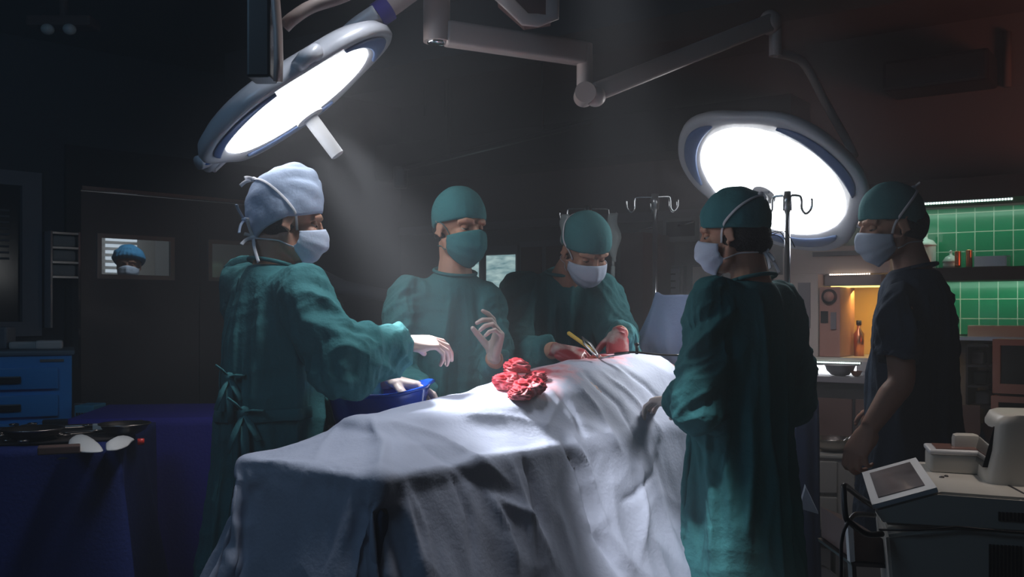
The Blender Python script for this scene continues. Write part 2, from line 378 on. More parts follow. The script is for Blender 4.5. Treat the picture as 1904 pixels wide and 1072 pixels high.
# LED strip under the soffit
sa, sb = pr_s(1704, .33), pr_s(1884, .33)
ls = thing('led_strip', 'row of small white LEDs under the dark soffit above the green tiles', 'light strip', wr(sa, 1.9, .32))
bm = BM(); rb(bm, sa, sb, 1.900, 1.912, .30, .335); obj('channel', bm, M['steel'], ls, False)
bm = BM(); N = 34
for k in range(N):
    s = sa+(sb-sa)*(k+.5)/N; zz = 1.904
    box(bm, wr(s, zz, .338), (.008, .006, .010), RR)
M['led'] = mat('led_diode', (.9, 1, .95), .3, emit=(.75, 1, .9), estr=3.5)
tag(obj('diodes', bm, M['led'], ls, False), kind='stuff')
a_ = wr((sa+sb)/2, 1.88, .22); light('AREA', 'led_strip_light', a_, wr((sa+sb)/2, 1.5, .03), 1.5, (.60, 1, .80), 1.2, size_y=.05)
a_ = wr(pr_s(1850, .15), sh_z-.09, .17); light('AREA', 'shelf_underlight', a_, wr(pr_s(1850), 1.3, .03), .9, (.60, 1, .80), .9, size_y=.05)
# things on the dark shelf
def potcanister(px, r, h, lid, name, label, cat, m, knob=True, off=.15):
    s = pr_s(px, off); p = wr(s, sh_z, off); t = thing(name, label, cat, p)
    mt = Matrix.Translation(p)
    bm = BM(); lathe(bm, [(r*.94, 0), (r, .01), (r, h-.004), (r*.97, h)], mt=mt); obj('pot_body', bm, m, t)
    if lid:
        bm = BM(); lathe(bm, [(r*1.08, h), (r*1.08, h+.006), (r*.7, h+.03), (r*.2, h+.04), (r*.14, h+.055), (r*.22, h+.062), (.001, h+.068)], mt=mt); obj('lid', bm, m, t)
    return t
potcanister(1722, .052, .125, 1, 'enamel_pot', 'tall white enamel pot with a lid on the dark shelf', 'pot', M['enamel'])
potcanister(1768, .040, .03, 1, 'enamel_dish', 'small white lidded dish on the dark shelf beside the enamel pot', 'dish', M['enamel'])
potcanister(1781, .016, .085, 0, 'copper_cylinder', 'shorter copper tube standing below the small lidded dish', 'cylinder', M['copper'], off=.24)
potcanister(1802, .017, .095, 0, 'copper_cylinder', 'copper tube standing alone on the dark shelf, right of the lidded dish', 'cylinder', M['copper'])
def tray(name, label, s, off, z, lx, ly, h, m):
    p = wr(s, z, off); bm = BM()
    box(bm, p+V(0, 0, .004), (lx, ly, .008), RR)
    for (dx, dy, sx, sy) in ((0, ly/2, lx, .008), (0, -ly/2, lx, .008), (lx/2, 0, .008, ly), (-lx/2, 0, .008, ly)):
        box(bm, p+WRd*dx-WRn*dy+V(0, 0, h/2), (sx, sy, h), RR)
    box(bm, p+V(0, 0, h), (lx+.03, .02, .005), RR); return tag(obj(name, bm, m, smooth=False), label, 'tray')
tray('instrument_tray', 'low pale tray on the dark shelf against the upper green tiles', pr_s(1845, .16), .16, sh_z, .15, .12, .055, M['steel'])
tray('enamel_tray', 'long cream enamel tray on the thin steel shelf under green tiles', pr_s(1862, .14), .14, low_z, .30, .15, .058, M['cream'])
# old monitors / cabinet below the tiles on the right
def crt(px, py0, py1, w, label):
    off = .35; s = pr_s(px, off); z0, z1 = zr(px, py1, off), zr(px, py0, off); zc = (z0+z1)/2; h = z1-z0
    t = thing('video_monitor', label, 'monitor', wr(s, z0, off)); bm = BM(); f = .035
    rb(bm, s, s+w, z0, z1, .05, off-.02, bev=.01); obj('housing', bm, M['brown2'], t, False)
    bm = BM(); rb(bm, s, s+w, z1-f*.9, z1, off-.02, off+.01); rb(bm, s, s+w, z0, z0+f*1.4, off-.02, off+.01); rb(bm, s, s+f, z0+f*1.4, z1-f*.9, off-.02, off+.01); rb(bm, s+w-f, s+w, z0+f*1.4, z1-f*.9, off-.02, off+.01)
    obj('bezel', bm, M['brown2'], t, False)
    bm = BM(); rb(bm, s+f, s+w-f, z0+f*1.4, z1-f*.9, off-.019, off-.012); obj('screen', bm, M['screen_off'], t, False)
M['brown2'] = mat('beige_brown_casing', (.42, .22, .17), .5)
crt(1846, 630, 730, .34, 'brown cased monitor with a dark screen under the green tiles')
crt(1843, 735, 800, .36, 'brown cased monitor half hidden behind the white machine')
bm = BM(); rb(bm, pr_s(1800, .4), pr_s(1800, .4)+1.2, 0, zr(1843, 800, .4)-.005, .02, .42); tag(obj('wall_cabinet', bm, M['blackp'], smooth=False), 'dark cabinet under the brown cased monitors', 'cabinet')
bm = BM()
for k in range(4): rb(bm, pr_s(1800, .3), pr_s(1838, .3), zr(1820, 640+k*38, .3)-.012, zr(1820, 640+k*38, .3), .02, .3)
rb(bm, pr_s(1800, .3)-.012, pr_s(1800, .3), .72, zr(1820, 640, .3), .02, .3)
tag(obj('storage_rack', bm, M['dmetal'], smooth=False), 'dark open rack of thin shelves beside the brown cased monitor', 'rack')
for k, (py, c) in enumerate(((668, 'greyframe'), (706, 'blackp'), (744, 'greyframe'))):
    bm = BM(); s = pr_s(1806+k*5, .15); z = zr(1820, 640+(k+1)*38, .3); rb(bm, s, s+.07, z, z+.07, .1, .2, bev=.012)
    tag(obj('supply_box', bm, M[c]), ['small grey box on the top shelf of the dark rack', 'small black box on the middle shelf of the dark rack', 'small grey box on the lowest shelf of the dark rack'][k], 'box')
# air conditioner high on the right wall
s0 = pr_s(1640, .3); s1 = pr_s(1838, .3)
ac = thing('air_conditioner', 'dark wall air conditioner high on the reddish wall', 'air conditioner', wr(s0, zr(1740, 170, .3), .1))
bm = BM(); rb(bm, s0, s1, zr(1740, 158, .3), zr(1740, 100, .3), .0, .3, bev=.02); obj('housing', bm, M['blackp'], ac, False)
bm = BM(); rb(bm, s0+.05, s1-.05, zr(1740, 158, .3)+.015, zr(1740, 158, .3)+.05, .3, .306); obj('louvre', bm, M['dmetal'], ac, False)
bm = BM(); tube(bm, [wr(s1+.05, zr(1740, 158, .3), .03), wr(s1+.05, zr(1740, 158, .3)+.3, .03)], .02); tag(obj('wall_pipe', bm, M['wall']), 'short pipe on the reddish wall beside the air conditioner', 'pipe')

# alcove with amber light, white cupboards, counter
def zr2(px, py, off): return zr(px, py, off)
off = .55
zc = zr(1550, 664, off)                                              # counter top
zled = zr(1550, 508, off)
bm = BM(); rb(bm, pr_s(1220, off), pr_s(1640, off), zc-.02, zc+.0, .0, off); ct = tag(obj('counter', bm, M['cream'], smooth=False), 'pale counter along the wall beyond the people at the right', 'counter')
# wall cupboard over the alcove
bm = BM(); z1 = zr(1550, 455, off); rb(bm, pr_s(1455, off-.1), pr_s(1655, off-.1), zled, z1, .0, off-.1, bev=.006)
cb = tag(obj('wall_cupboard', bm, M['cream'], smooth=False), 'pale wall cupboard above the amber lit alcove, under the right surgical lamp', 'cupboard')
bm = BM(); rb(bm, pr_s(1512, off-.1), pr_s(1600, off-.1), zled+.10, z1-.03, off-.1, off-.088); obj('door', bm, M['screen_off'], cb, False)
# white cabinet left of the alcove
bm = BM(); rb(bm, pr_s(1435, off), pr_s(1519, off), zc, zled, .0, off-.02, bev=.005)
wc = tag(obj('white_cabinet', bm, M['cream'], smooth=False), 'pale cabinet standing on the counter left of the amber alcove', 'cabinet')
bm = BM(); rb(bm, pr_s(1482, off), pr_s(1505, off), zr(1490, 610, off), zr(1490, 525, off), off-.02, off-.012); obj('panel', bm, M['greyframe'], wc, False)
# alcove back in amber and its lamp
bm = BM(); rb(bm, pr_s(1519, off), pr_s(1650, .05)+.25, zc, zled, .0, .02); tag(obj('wall_alcove', bm, M['amber'], smooth=False), kind='structure')
a_ = wr(pr_s(1585, .3), zled-.10, .3); light('AREA', 'alcove_lamp_light', a_, a_+V(0, 0, -1)-WRn*.35, 2.3, (1, .62, .15), .30, size_y=.06)
al = thing('alcove_lamp', 'long dark lamp housing with a warm glow under the pale cupboard', 'lamp', wr(pr_s(1540, .4), zled-.09, .36))
bm = BM(); rb(bm, pr_s(1536, .42), pr_s(1640, .42), zr(1580, 531, .42), zr(1580, 511, .42), .36, .44); obj('housing', bm, M['greyframe'], al, False)
M['amberled'] = mat('amber_tube', (1, .8, .4), .4, emit=(1, .70, .2), estr=3)
bm = BM(); rb(bm, pr_s(1545, .40), pr_s(1640, .40), zr(1580, 531, .42)-.008, zr(1580, 531, .42), .34, .40); obj('tube', bm, M['amberled'], al, False)
ws = thing('led_strip', 'row of tiny warm LEDs on the pale cupboard edge above the alcove', 'light strip', wr(pr_s(1550, off), zled, off-.1))
bm = BM(); rb(bm, pr_s(1540, off-.1), pr_s(1610, off-.1), zled-.006, zled, off-.12, off-.09); obj('channel', bm, M['steel'], ws, False)
bm = BM()
for k in range(18): s = pr_s(1545, off-.1)+k*.0125; box(bm, wr(s, zled-.003, off-.086), (.007, .005, .007), RR)
M['wled'] = mat('warm_diode', (1, .8, .7), .3, emit=(1, .78, .62), estr=5); tag(obj('diodes', bm, M['wled'], ws, False), kind='stuff')
# equipment stack with a round dial
sk = thing('equipment_stack', 'brownish equipment tower with a round dial standing in the amber alcove', 'equipment', wr(pr_s(1540, off), zc, off))
a, b = pr_s(1521, off), pr_s(1560, off)
bm = BM(); rb(bm, a, b, zc+.001, zr(1540, 533, off), off-.3, off-.02, bev=.006); obj('tower_body', bm, M['brown2'], sk, False)
cc = wr((a+b)/2, zr(1540, 551, off), off-.02); bm = BM(); cyl(bm, cc, cc+WRn*.012, .042); obj('dial', bm, M['dmetal'], sk)
bm = BM(); cyl(bm, cc+WRn*.012, cc+WRn*.016, .028); obj('dial_hub', bm, M['brown2'], sk)
bm = BM(); rb(bm, a+.01, a+.05, zr(1540, 600, off), zr(1540, 578, off), off-.02, off-.014); obj('meter', bm, M['screen_off'], sk, False)
bm = BM(); rb(bm, a+.065, a+.095, zr(1540, 612, off), zr(1540, 580, off), off-.02, off-.012); obj('display', bm, M['greyframe'], sk, False)
# a brass tap and bottle in the alcove
def bottle(px, py, h, r, m, label, off=.3):
    s = pr_s(px, off); p = wr(s, zc, off); t = thing('bottle', label, 'bottle', p); mt = Matrix.Translation(p)
    bm = BM(); lathe(bm, [(r, 0), (r, h*.62), (r*.4, h*.75), (r*.4, h*.9)], 16, mt); obj('bottle_body', bm, m, t)
    bm = BM(); lathe(bm, [(r*.5, h*.88), (r*.5, h), (r*.3, h*1.01)], 16, mt); obj('cap', bm, M['dark'], t)
bottle(1597, 600, .20, .028, M['copper'], 'brown bottle in the amber alcove, the one nearest the man in dark scrubs')
bottle(1580, 600, .15, .024, M['grn'], 'small green bottle in the amber alcove behind the brown one', .2)
# white light under the counter, open shelf with bowls
zs = zr(1545, 700, off)
bm = BM(); rb(bm, pr_s(1220, off), pr_s(1640, off), zs-.03, zs, .0, off); tag(obj('counter_shelf', bm, M['greyframe'], smooth=False), 'grey shelf under the pale counter carrying bowls', 'shelf')
zz = zr(1545, 683, off-.03)
ts = thing('counter_light', 'bright white light panel under the pale counter behind the steel bowl', 'lamp', wr(pr_s(1540, .3), zz, .3))
M['whitelamp'] = mat('white_light_panel', (1, 1, 1), .4, emit=(.9, .93, 1), estr=9)
bm = BM(); rb(bm, pr_s(1240, .25), pr_s(1586, .25), zr(1545, 696, .25), zr(1545, 680, .25), .18, .25); obj('diffuser', bm, M['whitelamp'], ts, False)
bm = BM(); rb(bm, pr_s(1230, .25), pr_s(1590, .25), zr(1545, 679, .25), zr(1545, 674, .25), .16, .26); obj('housing', bm, M['steel'], ts, False)
ds = thing('led_strip', 'row of white LEDs along the edge of the pale counter', 'light strip', wr(pr_s(1545, off), zc, off))
bm = BM(); rb(bm, pr_s(1500, off), pr_s(1600, off), zc-.034, zc-.022, off-.02, off+.002); obj('channel', bm, M['steel'], ds, False)
bm = BM()
for k in range(22): s = pr_s(1512, off)+k*.012; box(bm, wr(s, zc-.028, off+.005), (.007, .006, .007), RR)
tag(obj('diodes', bm, M['led'], ds, False), kind='stuff')
def bowl(p, r, h, m, name, label, th=.004, group=None):
    bm = BM(); mt = Matrix.Translation(p)
    lathe(bm, [(.3*r, 0), (.55*r, .004), (.85*r, h*.45), (r, h), (r*1.06, h), (r*1.06, h-.003), (r-th, h-.006), (.8*r, h*.45), (.5*r, .010), (.01, .008)], 36, mt)
    return tag(obj(name, bm, m), label, 'bowl', group)
bowl(wr(pr_s(1562, .42), zs, .42), .085, .06, M['steel'], 'steel_bowl', 'wide steel bowl on the shelf under the white light panel')
bowl(wr(pr_s(1592, .45), zs, .45), .03, .03, M['copper'], 'small_dish', 'small yellowish dish at the end of the grey counter shelf')
# dark base cabinet below
bm = BM(); rb(bm, pr_s(1215, off), pr_s(1640, off), .08, zs-.032, .02, off-.04); bc = tag(obj('base_cabinet', bm, M['blackp'], smooth=False), 'dark base cabinet under the grey counter shelf', 'cabinet')
for k in range(3):
    bm = BM(); a = pr_s(1480, off)+k*.32; rb(bm, a, a+.30, .12, zs-.12, off-.04, off-.025); dd = obj('door', bm, M['brown'], bc, False)
    bm = BM(); rb(bm, a+.02, a+.035, zs-.3, zs-.18, off-.025, off-.005); obj('handle', bm, M['steel'], dd, False)

# tall brown cupboard, wall boxes, glass cabinets with the light box in the middle
def wcab(name, label, cat, px0, px1, py0, py1, off, m, frame=None, ins=.02, fm=None, to_floor=False, group=None):
    s0, s1 = pr_s(px0, off), pr_s(px1, off); z0, z1 = zr((px0+px1)/2, py1, off), zr((px0+px1)/2, py0, off)
    if to_floor: z0 = 0
    t = thing(name, label, cat, wr((s0+s1)/2, z0, off/2), group)
    bm = BM(); rb(bm, s0, s1, z0, z1, .0, off, bev=.004); obj('casing', bm, m, t, False)
    if frame:
        bm = BM(); rb(bm, s0+ins, s1-ins, z0+ins, z1-ins, off, off+.008); obj(frame, bm, fm, t, False)
    return t, s0, s1, z0, z1
wcab('tall_cupboard', 'tall brown cupboard beside the tall metal drip pole', 'cupboard', 1153, 1196, 432, 700, .45, M['brown'], to_floor=True)
t, s0, s1, z0, z1 = wcab('wall_box', 'grey wall box with a dark window behind the drip hooks', 'wall box', 1232, 1300, 403, 448, .08, M['greyframe'], 'panel', .03, M['screen_off'])
bm = BM(); tube(bm, [wr(s0+.12, z0+.10, .09), wr(s0+.16, z0+.10, .12), wr(s0+.24, z0+.12, .12)], .008); obj('latch', bm, M['chrome'], t)
wcab('wall_cupboard', 'grey wall cupboard partly behind the head of the person with the hair bun', 'cupboard', 1300, 1375, 398, 455, .3, M['cream'])
t, s0, s1, z0, z1 = wcab('framed_notice', 'framed grey notice low on the wall left of the woman', 'frame', 1224, 1270, 494, 552, .05, M['greyframe'], 'sheet', .02, mat('pale_notice', (.24, .25, .30), .6))
bm = BM()
for k in range(4): rb(bm, s0+.04, s1-.05, z1-.06-k*.045, z1-.05-k*.045, .058, .06)
obj('printed_lines', bm, M['dark'], t, False)
wcab('wall_cupboard', 'narrow pale cupboard above the blue screen drape', 'cupboard', 1286, 1345, 492, 560, .25, M['greyframe'], 'door', .01, M['cream'])
# lever tap on the wall
bm = BM(); c = wr(pr_s(1180, .2), zr(1180, 428, .2), .2); tube(bm, [c, c+WRd*.10+WRn*.05, c+WRd*.16+WRn*.05+V(0, 0, .01)], .009); tag(obj('lever_tap', bm, M['chrome']), 'small chrome lever on the wall beside the tall drip pole', 'tap')
# shelf line, cabinet row in the middle
for (a, b, py0, lab) in ((893, 962, 457, 'grey cabinet with a lit blue-white film viewer between the two back people'), (966, 1060, 447, 'grey cabinet with brown doors behind the bending surgeon')):
    off_ = .35; s0, s1 = pr_s(a, off_), pr_s(b, off_); z1 = zr((a+b)/2, py0, off_)
    t = thing('floor_cabinet', lab, 'cabinet', wr((s0+s1)/2, 0, .2))
    bm = BM(); rb(bm, s0, s1, 0, z1, .0, off_); obj('casing', bm, M['greyframe'], t, False)
    if a > 950:
        for q in range(2):
            bm = BM(); sa_ = s0+.02+q*(s1-s0)/2; rb(bm, sa_, sa_+(s1-s0)/2-.04, .1, z1-.04, off_, off_+.012); dd = obj('door', bm, M['brown'], t, False)
            bm = BM(); rb(bm, sa_+.02, sa_+.035, 1.2, 1.35, off_+.012, off_+.03); obj('handle', bm, M['chrome'], dd, False)
def xray_mat():
    m = mat('lit_film', (.1, .2, .2), .4); nt = m.node_tree; b = nt.nodes['Principled BSDF']; L = nt.links
    tc = nt.nodes.new('ShaderNodeTexCoord'); mp = nt.nodes.new('ShaderNodeMapping'); mp.inputs['Scale'].default_value = (4, 4, 14); mp.inputs['Rotation'].default_value = (0, .5, 0)
    n = nt.nodes.new('ShaderNodeTexNoise'); n.inputs['Scale'].default_value = 3; n.inputs['Detail'].default_value = 5
    r = nt.nodes.new('ShaderNodeValToRGB'); r.color_ramp.elements[0].color = (.10, .28, .34, 1); r.color_ramp.elements[1].color = (.75, 1, 1, 1); r.color_ramp.elements[0].position = .25; r.color_ramp.elements[1].position = .75
    L.new(tc.outputs['Object'], mp.inputs[0]); L.new(mp.outputs[0], n.inputs['Vector']); L.new(n.outputs['Fac'], r.inputs[0]); L.new(r.outputs[0], b.inputs['Emission Color']); b.inputs['Emission Strength'].default_value = .75
    return m
M['film'] = xray_mat()
def viewer(px0, px1, py0, py1, label):
    o2 = .37; s0, s1 = pr_s(px0, o2), pr_s(px1, o2); z0, z1 = zr(px0, py1, o2), zr(px0, py0, o2)
    t = thing('film_viewer', label, 'light box', wr(s0, z0, o2)); bm = BM(); rb(bm, s0-.01, s1+.01, z0-.01, z1+.01, .351, o2-.002); obj('frame', bm, M['greyframe'], t, False)
    bm = BM(); rb(bm, s0, s1, z0, z1, o2-.002, o2+.006); obj('film', bm, M['film'], t, False)
    return t
viewer(905, 958, 475, 585, 'large lit film viewer between the standing and the bending surgeon')
viewer(868, 890, 478, 560, 'narrow lit film viewer strip beside the green mask')
t = viewer(1146, 1151, 545, 640, 'slim green lit panel beside the tall brown cupboard'); 
# dark trolley shapes at the left wall, behind the first surgeon
tr = thing('equipment_trolley', 'dark machine with a slanted arm in the corner behind the man in the pale cap', 'machine', V(-1.35, 5.6, 0))
bm = BM(); box(bm, (-1.25, 5.6, .62), (.62, .5, 1.1), None, .03); box(bm, (-1.25, 5.6, 1.3), (.55, .4, .22), None, .04); obj('cabinet_body', bm, M['dark'], tr, False)
bm = BM(); tube(bm, [V(-1.5, 5.5, 1.5), V(-1.25, 5.4, 1.62), V(-.9, 5.3, 1.45), V(-.62, 5.3, 1.40)], [.04, .045, .04, .03]); obj('arm', bm, M['greyframe'], tr)
bm = BM(); box(bm, (-1.3, 5.37, 1.3), (.22, .02, .14), None, .005); obj('screen', bm, M['screen_off'], tr, False)
for sx in (-1, 1):
    for sy in (-1, 1):
        bm = BM(); ell(bm, (-1.25+sx*.26, 5.6+sy*.2, .035), (.035, .02, .035)); obj('wheel', bm, M['dark'], tr)
# corner fittings
bm = BM(); c = P(745, 330, 7.4); box(bm, c, (.10, .10, .16), None, .02); tag(obj('wall_speaker', bm, M['dmetal'], smooth=False), 'small dark box fixed high in the corner of the room', 'speaker')
# ceiling lamp rail at upper left
cr = thing('ceiling_rail', 'dim track with two spot heads on the ceiling at the upper left', 'ceiling light', V(-2.2, 4.4, H))
bm = BM(); tube(bm, [V(-3.3, 4.2, H-.02), V(-2.35, 4.7, H-.02)], .025); obj('rail', bm, M['blackp'], cr)
c = P(118, 48, 4.6)
bm = BM(); box(bm, (c.x, c.y, c.z+.01), (.30, .12, .05), None, .015); cyl(bm, (c.x, c.y, c.z), (c.x, c.y, H), .02); obj('head', bm, M['brown'], cr, False)
for dx in (-.05, .05):
    bm = BM(); ell(bm, (c.x+dx, c.y-.05, c.z-.03), (.03, .03, .025)); obj('bulb', bm, M['enamel'], cr)
# hanging rods in the middle of the ceiling
for k, px in enumerate((790, 829)):
    bm = BM(); a_ = P(px, 216, 6.2); cyl(bm, a_, V(a_.x, a_.y, H), .008, n=8); tag(obj('ceiling_rod', bm, M['blackp']), 'thin dark rod hanging from the ceiling, %s of two' % ('left' if k == 0 else 'right'), 'rod')
bm = BM(); a_ = P(752, 312, 6.0); b_ = P(1100, 226, 5.6); tube(bm, [a_, b_], .035, flat=.5); 
for q in (.25, .75): p = a_.lerp(b_, q); cyl(bm, p, V(p.x, p.y, H), .008, n=8)
tag(obj('cable_tray', bm, M['dmetal'], smooth=False), 'long dim cable tray hanging below the ceiling behind the lamps', 'cable tray')
# ================================================================ surgical lamps
M['lampface'] = None
def lampface_mat():
    m = mat('lamp_lens', (1, 1, 1), .4); nt = m.node_tree; b = nt.nodes['Principled BSDF']; L = nt.links
    tc = nt.nodes.new('ShaderNodeTexCoord'); v = nt.nodes.new('ShaderNodeTexVoronoi'); v.inputs['Scale'].default_value = 34
    mr = nt.nodes.new('ShaderNodeMapRange'); mr.inputs[1].default_value = 0; mr.inputs[2].default_value = .7; mr.inputs[3].default_value = LAMP_E*1.25; mr.inputs[4].default_value = LAMP_E*.7
    L.new(tc.outputs['Object'], v.inputs['Vector']); L.new(v.outputs['Distance'], mr.inputs[0]); L.new(mr.outputs[0], b.inputs['Emission Strength'])
    b.inputs['Emission Color'].default_value = (.95, .97, 1, 1); return m
LAMP_E = 7.0
M['lampface'] = lampface_mat()
M['lamphouse'] = mat('lamp_housing', (.55, .56, .62), .35, coat=.2)
M['lampblue'] = mat('lamp_recess_blue', (.10, .17, .36), .35)
M['arm'] = mat('lamp_arm_paint', (.60, .48, .45), .35)
def outline(a, R0, lob): # rounded three-lobed head
    return R0*(1+lob*cos(3*(a-.5)) + .02*cos(6*a))
def lamp(c, n, major, Rl, R0, label, name='surgical_lamp', lob=.05, handle=.2, squash=1.0, phase=0, spot=200, cone=30, blend=.35, group='surgical lamps', aim=None):
    n = n.normalized(); x = (major-n*major.dot(n)).normalized(); y = n.cross(x)
    t = thing(name, label, 'surgical lamp', c, group)
    def pt(r, a, h, sq=1.0): return c + x*(r*cos(a)) + y*(r*sin(a)*sq) + n*h
    N = 72
    bm = BM()  # housing shell: back dome to rim, rim to the lens edge
    prof = [(.02, -.085, 0), (.35, -.082, .2), (.62, -.072, .6), (.85, -.055, 1), (.96, -.035, 1), (1.0, -.012, 1), (.995, .004, 1), (.97, .012, 1), (.93, .010, .9)]
    vs = []
    for (q, h, lw) in prof:
        vs.append([bm.verts.new(pt((R0*q)*(1-lw)+outline(2*pi*i/N+phase, R0, lob)*q*lw, 2*pi*i/N, h)) for i in range(N)])
    q = [bm.verts.new(pt(Rl*1.01, 2*pi*i/N, .006)) for i in range(N)]; vs.append(q)
    q = [bm.verts.new(pt(Rl*1.0, 2*pi*i/N, -.004)) for i in range(N)]; vs.append(q)
    for i in range(len(vs)-1):
        for j in range(N): k = (j+1) % N; bm.faces.new((vs[i][j], vs[i][k], vs[i+1][k], vs[i+1][j]))
    bm.faces.new(vs[0][::-1]); bm.faces.new(vs[-1])
    obj('housing', bm, M['lamphouse'], t)
    # blue recessed crescents on the rim, three of them
    for g in range(3):
        bm = BM(); a0 = -phase+.5+g*2*pi/3-.62; a1 = a0+1.24; K = 20; rr = []
        for i in range(K+1):
            a = a0+(a1-a0)*i/K; ro = outline(a+phase, R0, lob); wv = (sin(pi*i/K))**.35
            mid = (Rl*1.03+ro*.93)/2; hw = max(.004, (ro*.92-Rl*1.05)/2*wv)
            rr.append((pt(mid, a, .012), x*cos(a)+y*sin(a), n, hw, .006))
        rings(bm, rr, 10); obj('rim_inlay', bm, M['lampblue'], t)
    bm = BM(); rs = []
    for i in range(N): pass
    lv = [bm.verts.new(pt(Rl, 2*pi*i/N, .0)) for i in range(N)]; lv2 = [bm.verts.new(pt(Rl*.98, 2*pi*i/N, .009)) for i in range(N)]; bm.faces.new(lv2)
    for j in range(N): k = (j+1) % N; bm.faces.new((lv[j], lv[k], lv2[k], lv2[j]))
    obj('lens', bm, M['lampface'], t)
    bm = BM(); s, u = x, y
    rings(bm, [(c+n*.009, s, u, .032, .032), (c+n*.055, s, u, .030, .030), (c+n*.056, s, u, .045, .045), (c+n*.064, s, u, .046, .046), (c+n*.066, s, u, .023, .023), (c+n*handle, s, u, .021, .021), (c+n*(handle+.004), s, u, .016, .016)], 28)
    hd = auto(obj('handle', bm, M['white'], t), 50)
    for g in range(3):  # small grips on the rim
        a = -phase+.5+pi+g*2*pi/3
        if (x*cos(a)+y*sin(a)).z > .25: continue
        bm = BM(); ro = outline(a+phase, R0, lob); tube(bm, [pt(ro*.97, a-.1, -.015), pt(ro*1.13, a-.05, -.01), pt(ro*1.14, a+.05, -.01), pt(ro*.97, a+.1, -.015)], [.02, .022, .022, .02], 12); obj('rim_grip', bm, M['lamphouse'], t)
    light('SPOT', name+'_light', c+n*.03, aim or c+n, spot, (.93, .96, 1), Rl*.45, cone, blend)
    return t, pt
L1 = P(553, 187, 3.0); n1 = V(.587, .086, -.80).normalized()
L2 = P(1434, 339, 3.7); n2 = V(-.523, -.347, -.78).normalized()
lampA, ptA = lamp(L1, n1, V(.78, .12, .62), .258, .335, 'surgical lamp hanging over the man in the pale cap, seen edge on', phase=.2, spot=SPOT1, cone=27, blend=.2, lob=.07, aim=V(-.07, 2.76, 1.05))
lampB, ptB = lamp(L2, n2, V(.85, -.05, -.5), .286, .372, 'surgical lamp facing the camera behind the two people at the right', phase=1.3, spot=SPOT2, cone=34, blend=.2, lob=.055)
# suspension arms of both lamps on one ceiling column
hub = P(812, 60, 3.1)
cl = thing('lamp_suspension', 'pale jointed ceiling arms carrying the surgical lamps', 'lamp arm', V(hub.x, hub.y, H))
bm = BM(); cyl(bm, V(hub.x, hub.y, P(812, 78, 3.1).z), V(hub.x, hub.y, H), .042, n=32); cyl(bm, V(hub.x, hub.y, H-.06), V(hub.x, hub.y, H), .12, n=32); auto(obj('column', bm, M['arm'], cl))
bm = BM(); lathe(bm, [(.02, 0), (.03, .006), (.03, .02)], 24, Matrix.Translation(V(hub.x, hub.y, P(812, 84, 3.1).z))); obj('end_cap', bm, M['chrome'], cl)
a_ = P(828, 62, 3.1); b_ = P(1088, 100, 3.25)
def arm(name, pts, w, h, parent=cl, m=None):
    bm = BM(); tube(bm, pts, [w]*len(pts), 16, flat=h/w, up=V(0, 0, 1)); return obj(name, bm, m or M['arm'], parent)
def barm(name, a, b, wdt, hgt, parent=cl):
    d = (b-a); L = d.length; d.normalize(); s, u = frame(d); rot = Matrix((d, s, u)).transposed(); bm = BM()
    box(bm, (a+b)/2, (L, wdt, hgt), rot, .012, 3); return auto(obj(name, bm, M['arm'], parent), 60)
barm('upper_arm', a_, b_, .055, .075)
bm = BM(); j0 = P(1087, 82, 3.25); j1 = P(1086, 170, 3.25); cyl(bm, j0, V(j0.x, j0.y, j1.z), .026, n=28); auto(obj('joint', bm, M['arm'], cl))
e0 = V(j0.x, j0.y, j1.z-.005); bm = BM()
cyl(bm, e0+V(0, -.04, -.005), e0+V(0, .04, -.005), .034, n=28); ell(bm, e0+V(.035, 0, -.01), (.035, .035, .035)); auto(obj('elbow', bm, M['arm'], cl))
e1 = P(1432, 42, 3.55); barm('spring_arm', e0+V(.03, 0, 0), e1, .055, .062)
bm = BM(); ell(bm, e1, (.04, .035, .045)); auto(obj('elbow', bm, M['arm'], cl))
k0 = P(1442, 30, 3.56); k1 = P(1442, 104, 3.56); bm = BM(); cyl(bm, V(k0.x, k0.y, k0.z), V(k0.x, k0.y, k1.z), .023, n=28); auto(obj('joint', bm, M['arm'], cl))
kk = V(k0.x, k0.y, k1.z+.01)
rimB = P(1588, 290, 3.74)
arm('yoke', spline([kk, P(1475, 106, 3.6), P(1500, 125, 3.64), P(1540, 200, 3.72), P(1575, 262, 3.78), rimB], 8), .016, .016)
# left lamp: arm from its upper end to the column
top = P(690, 38, 2.96)
arm('yoke', spline([P(664, 56, 2.97), P(700, 30, 2.96), P(735, 6, 2.97), P(775, -22, 3.0), P(800, -30, 3.08), V(hub.x, hub.y, P(800, -30, 3.1).z)], 8), .030, .030)
bm = BM(); c0 = P(712, 22, 2.965); d_ = (P(735, 6, 2.97)-P(700, 30, 2.96)).normalized(); cyl(bm, c0-d_*.022, c0+d_*.022, .038, n=28); auto(obj('collar', bm, mat('indigo_ring', (.06, .04, .30), .3), cl))
arm('lamp_neck', spline([P(640, 78, 2.99), P(668, 52, 2.975), P(705, 27, 2.965)], 6), .045, .03, cl, M['lamphouse'])
arm('lower_wing', spline([P(436, 268, 3.07), P(415, 282, 3.05), P(390, 295, 3.03), P(368, 303, 3.01)], 6), .036, .022, lampA, M['lamphouse'])
bm = BM(); ell(bm, P(394, 291, 2.995), (.036, .008, .017), Matrix.Rotation(R(-38), 3, 'Y')); obj('wing_inlay', bm, mat('wing_blue', (.03, .16, .50), .2), lampA)
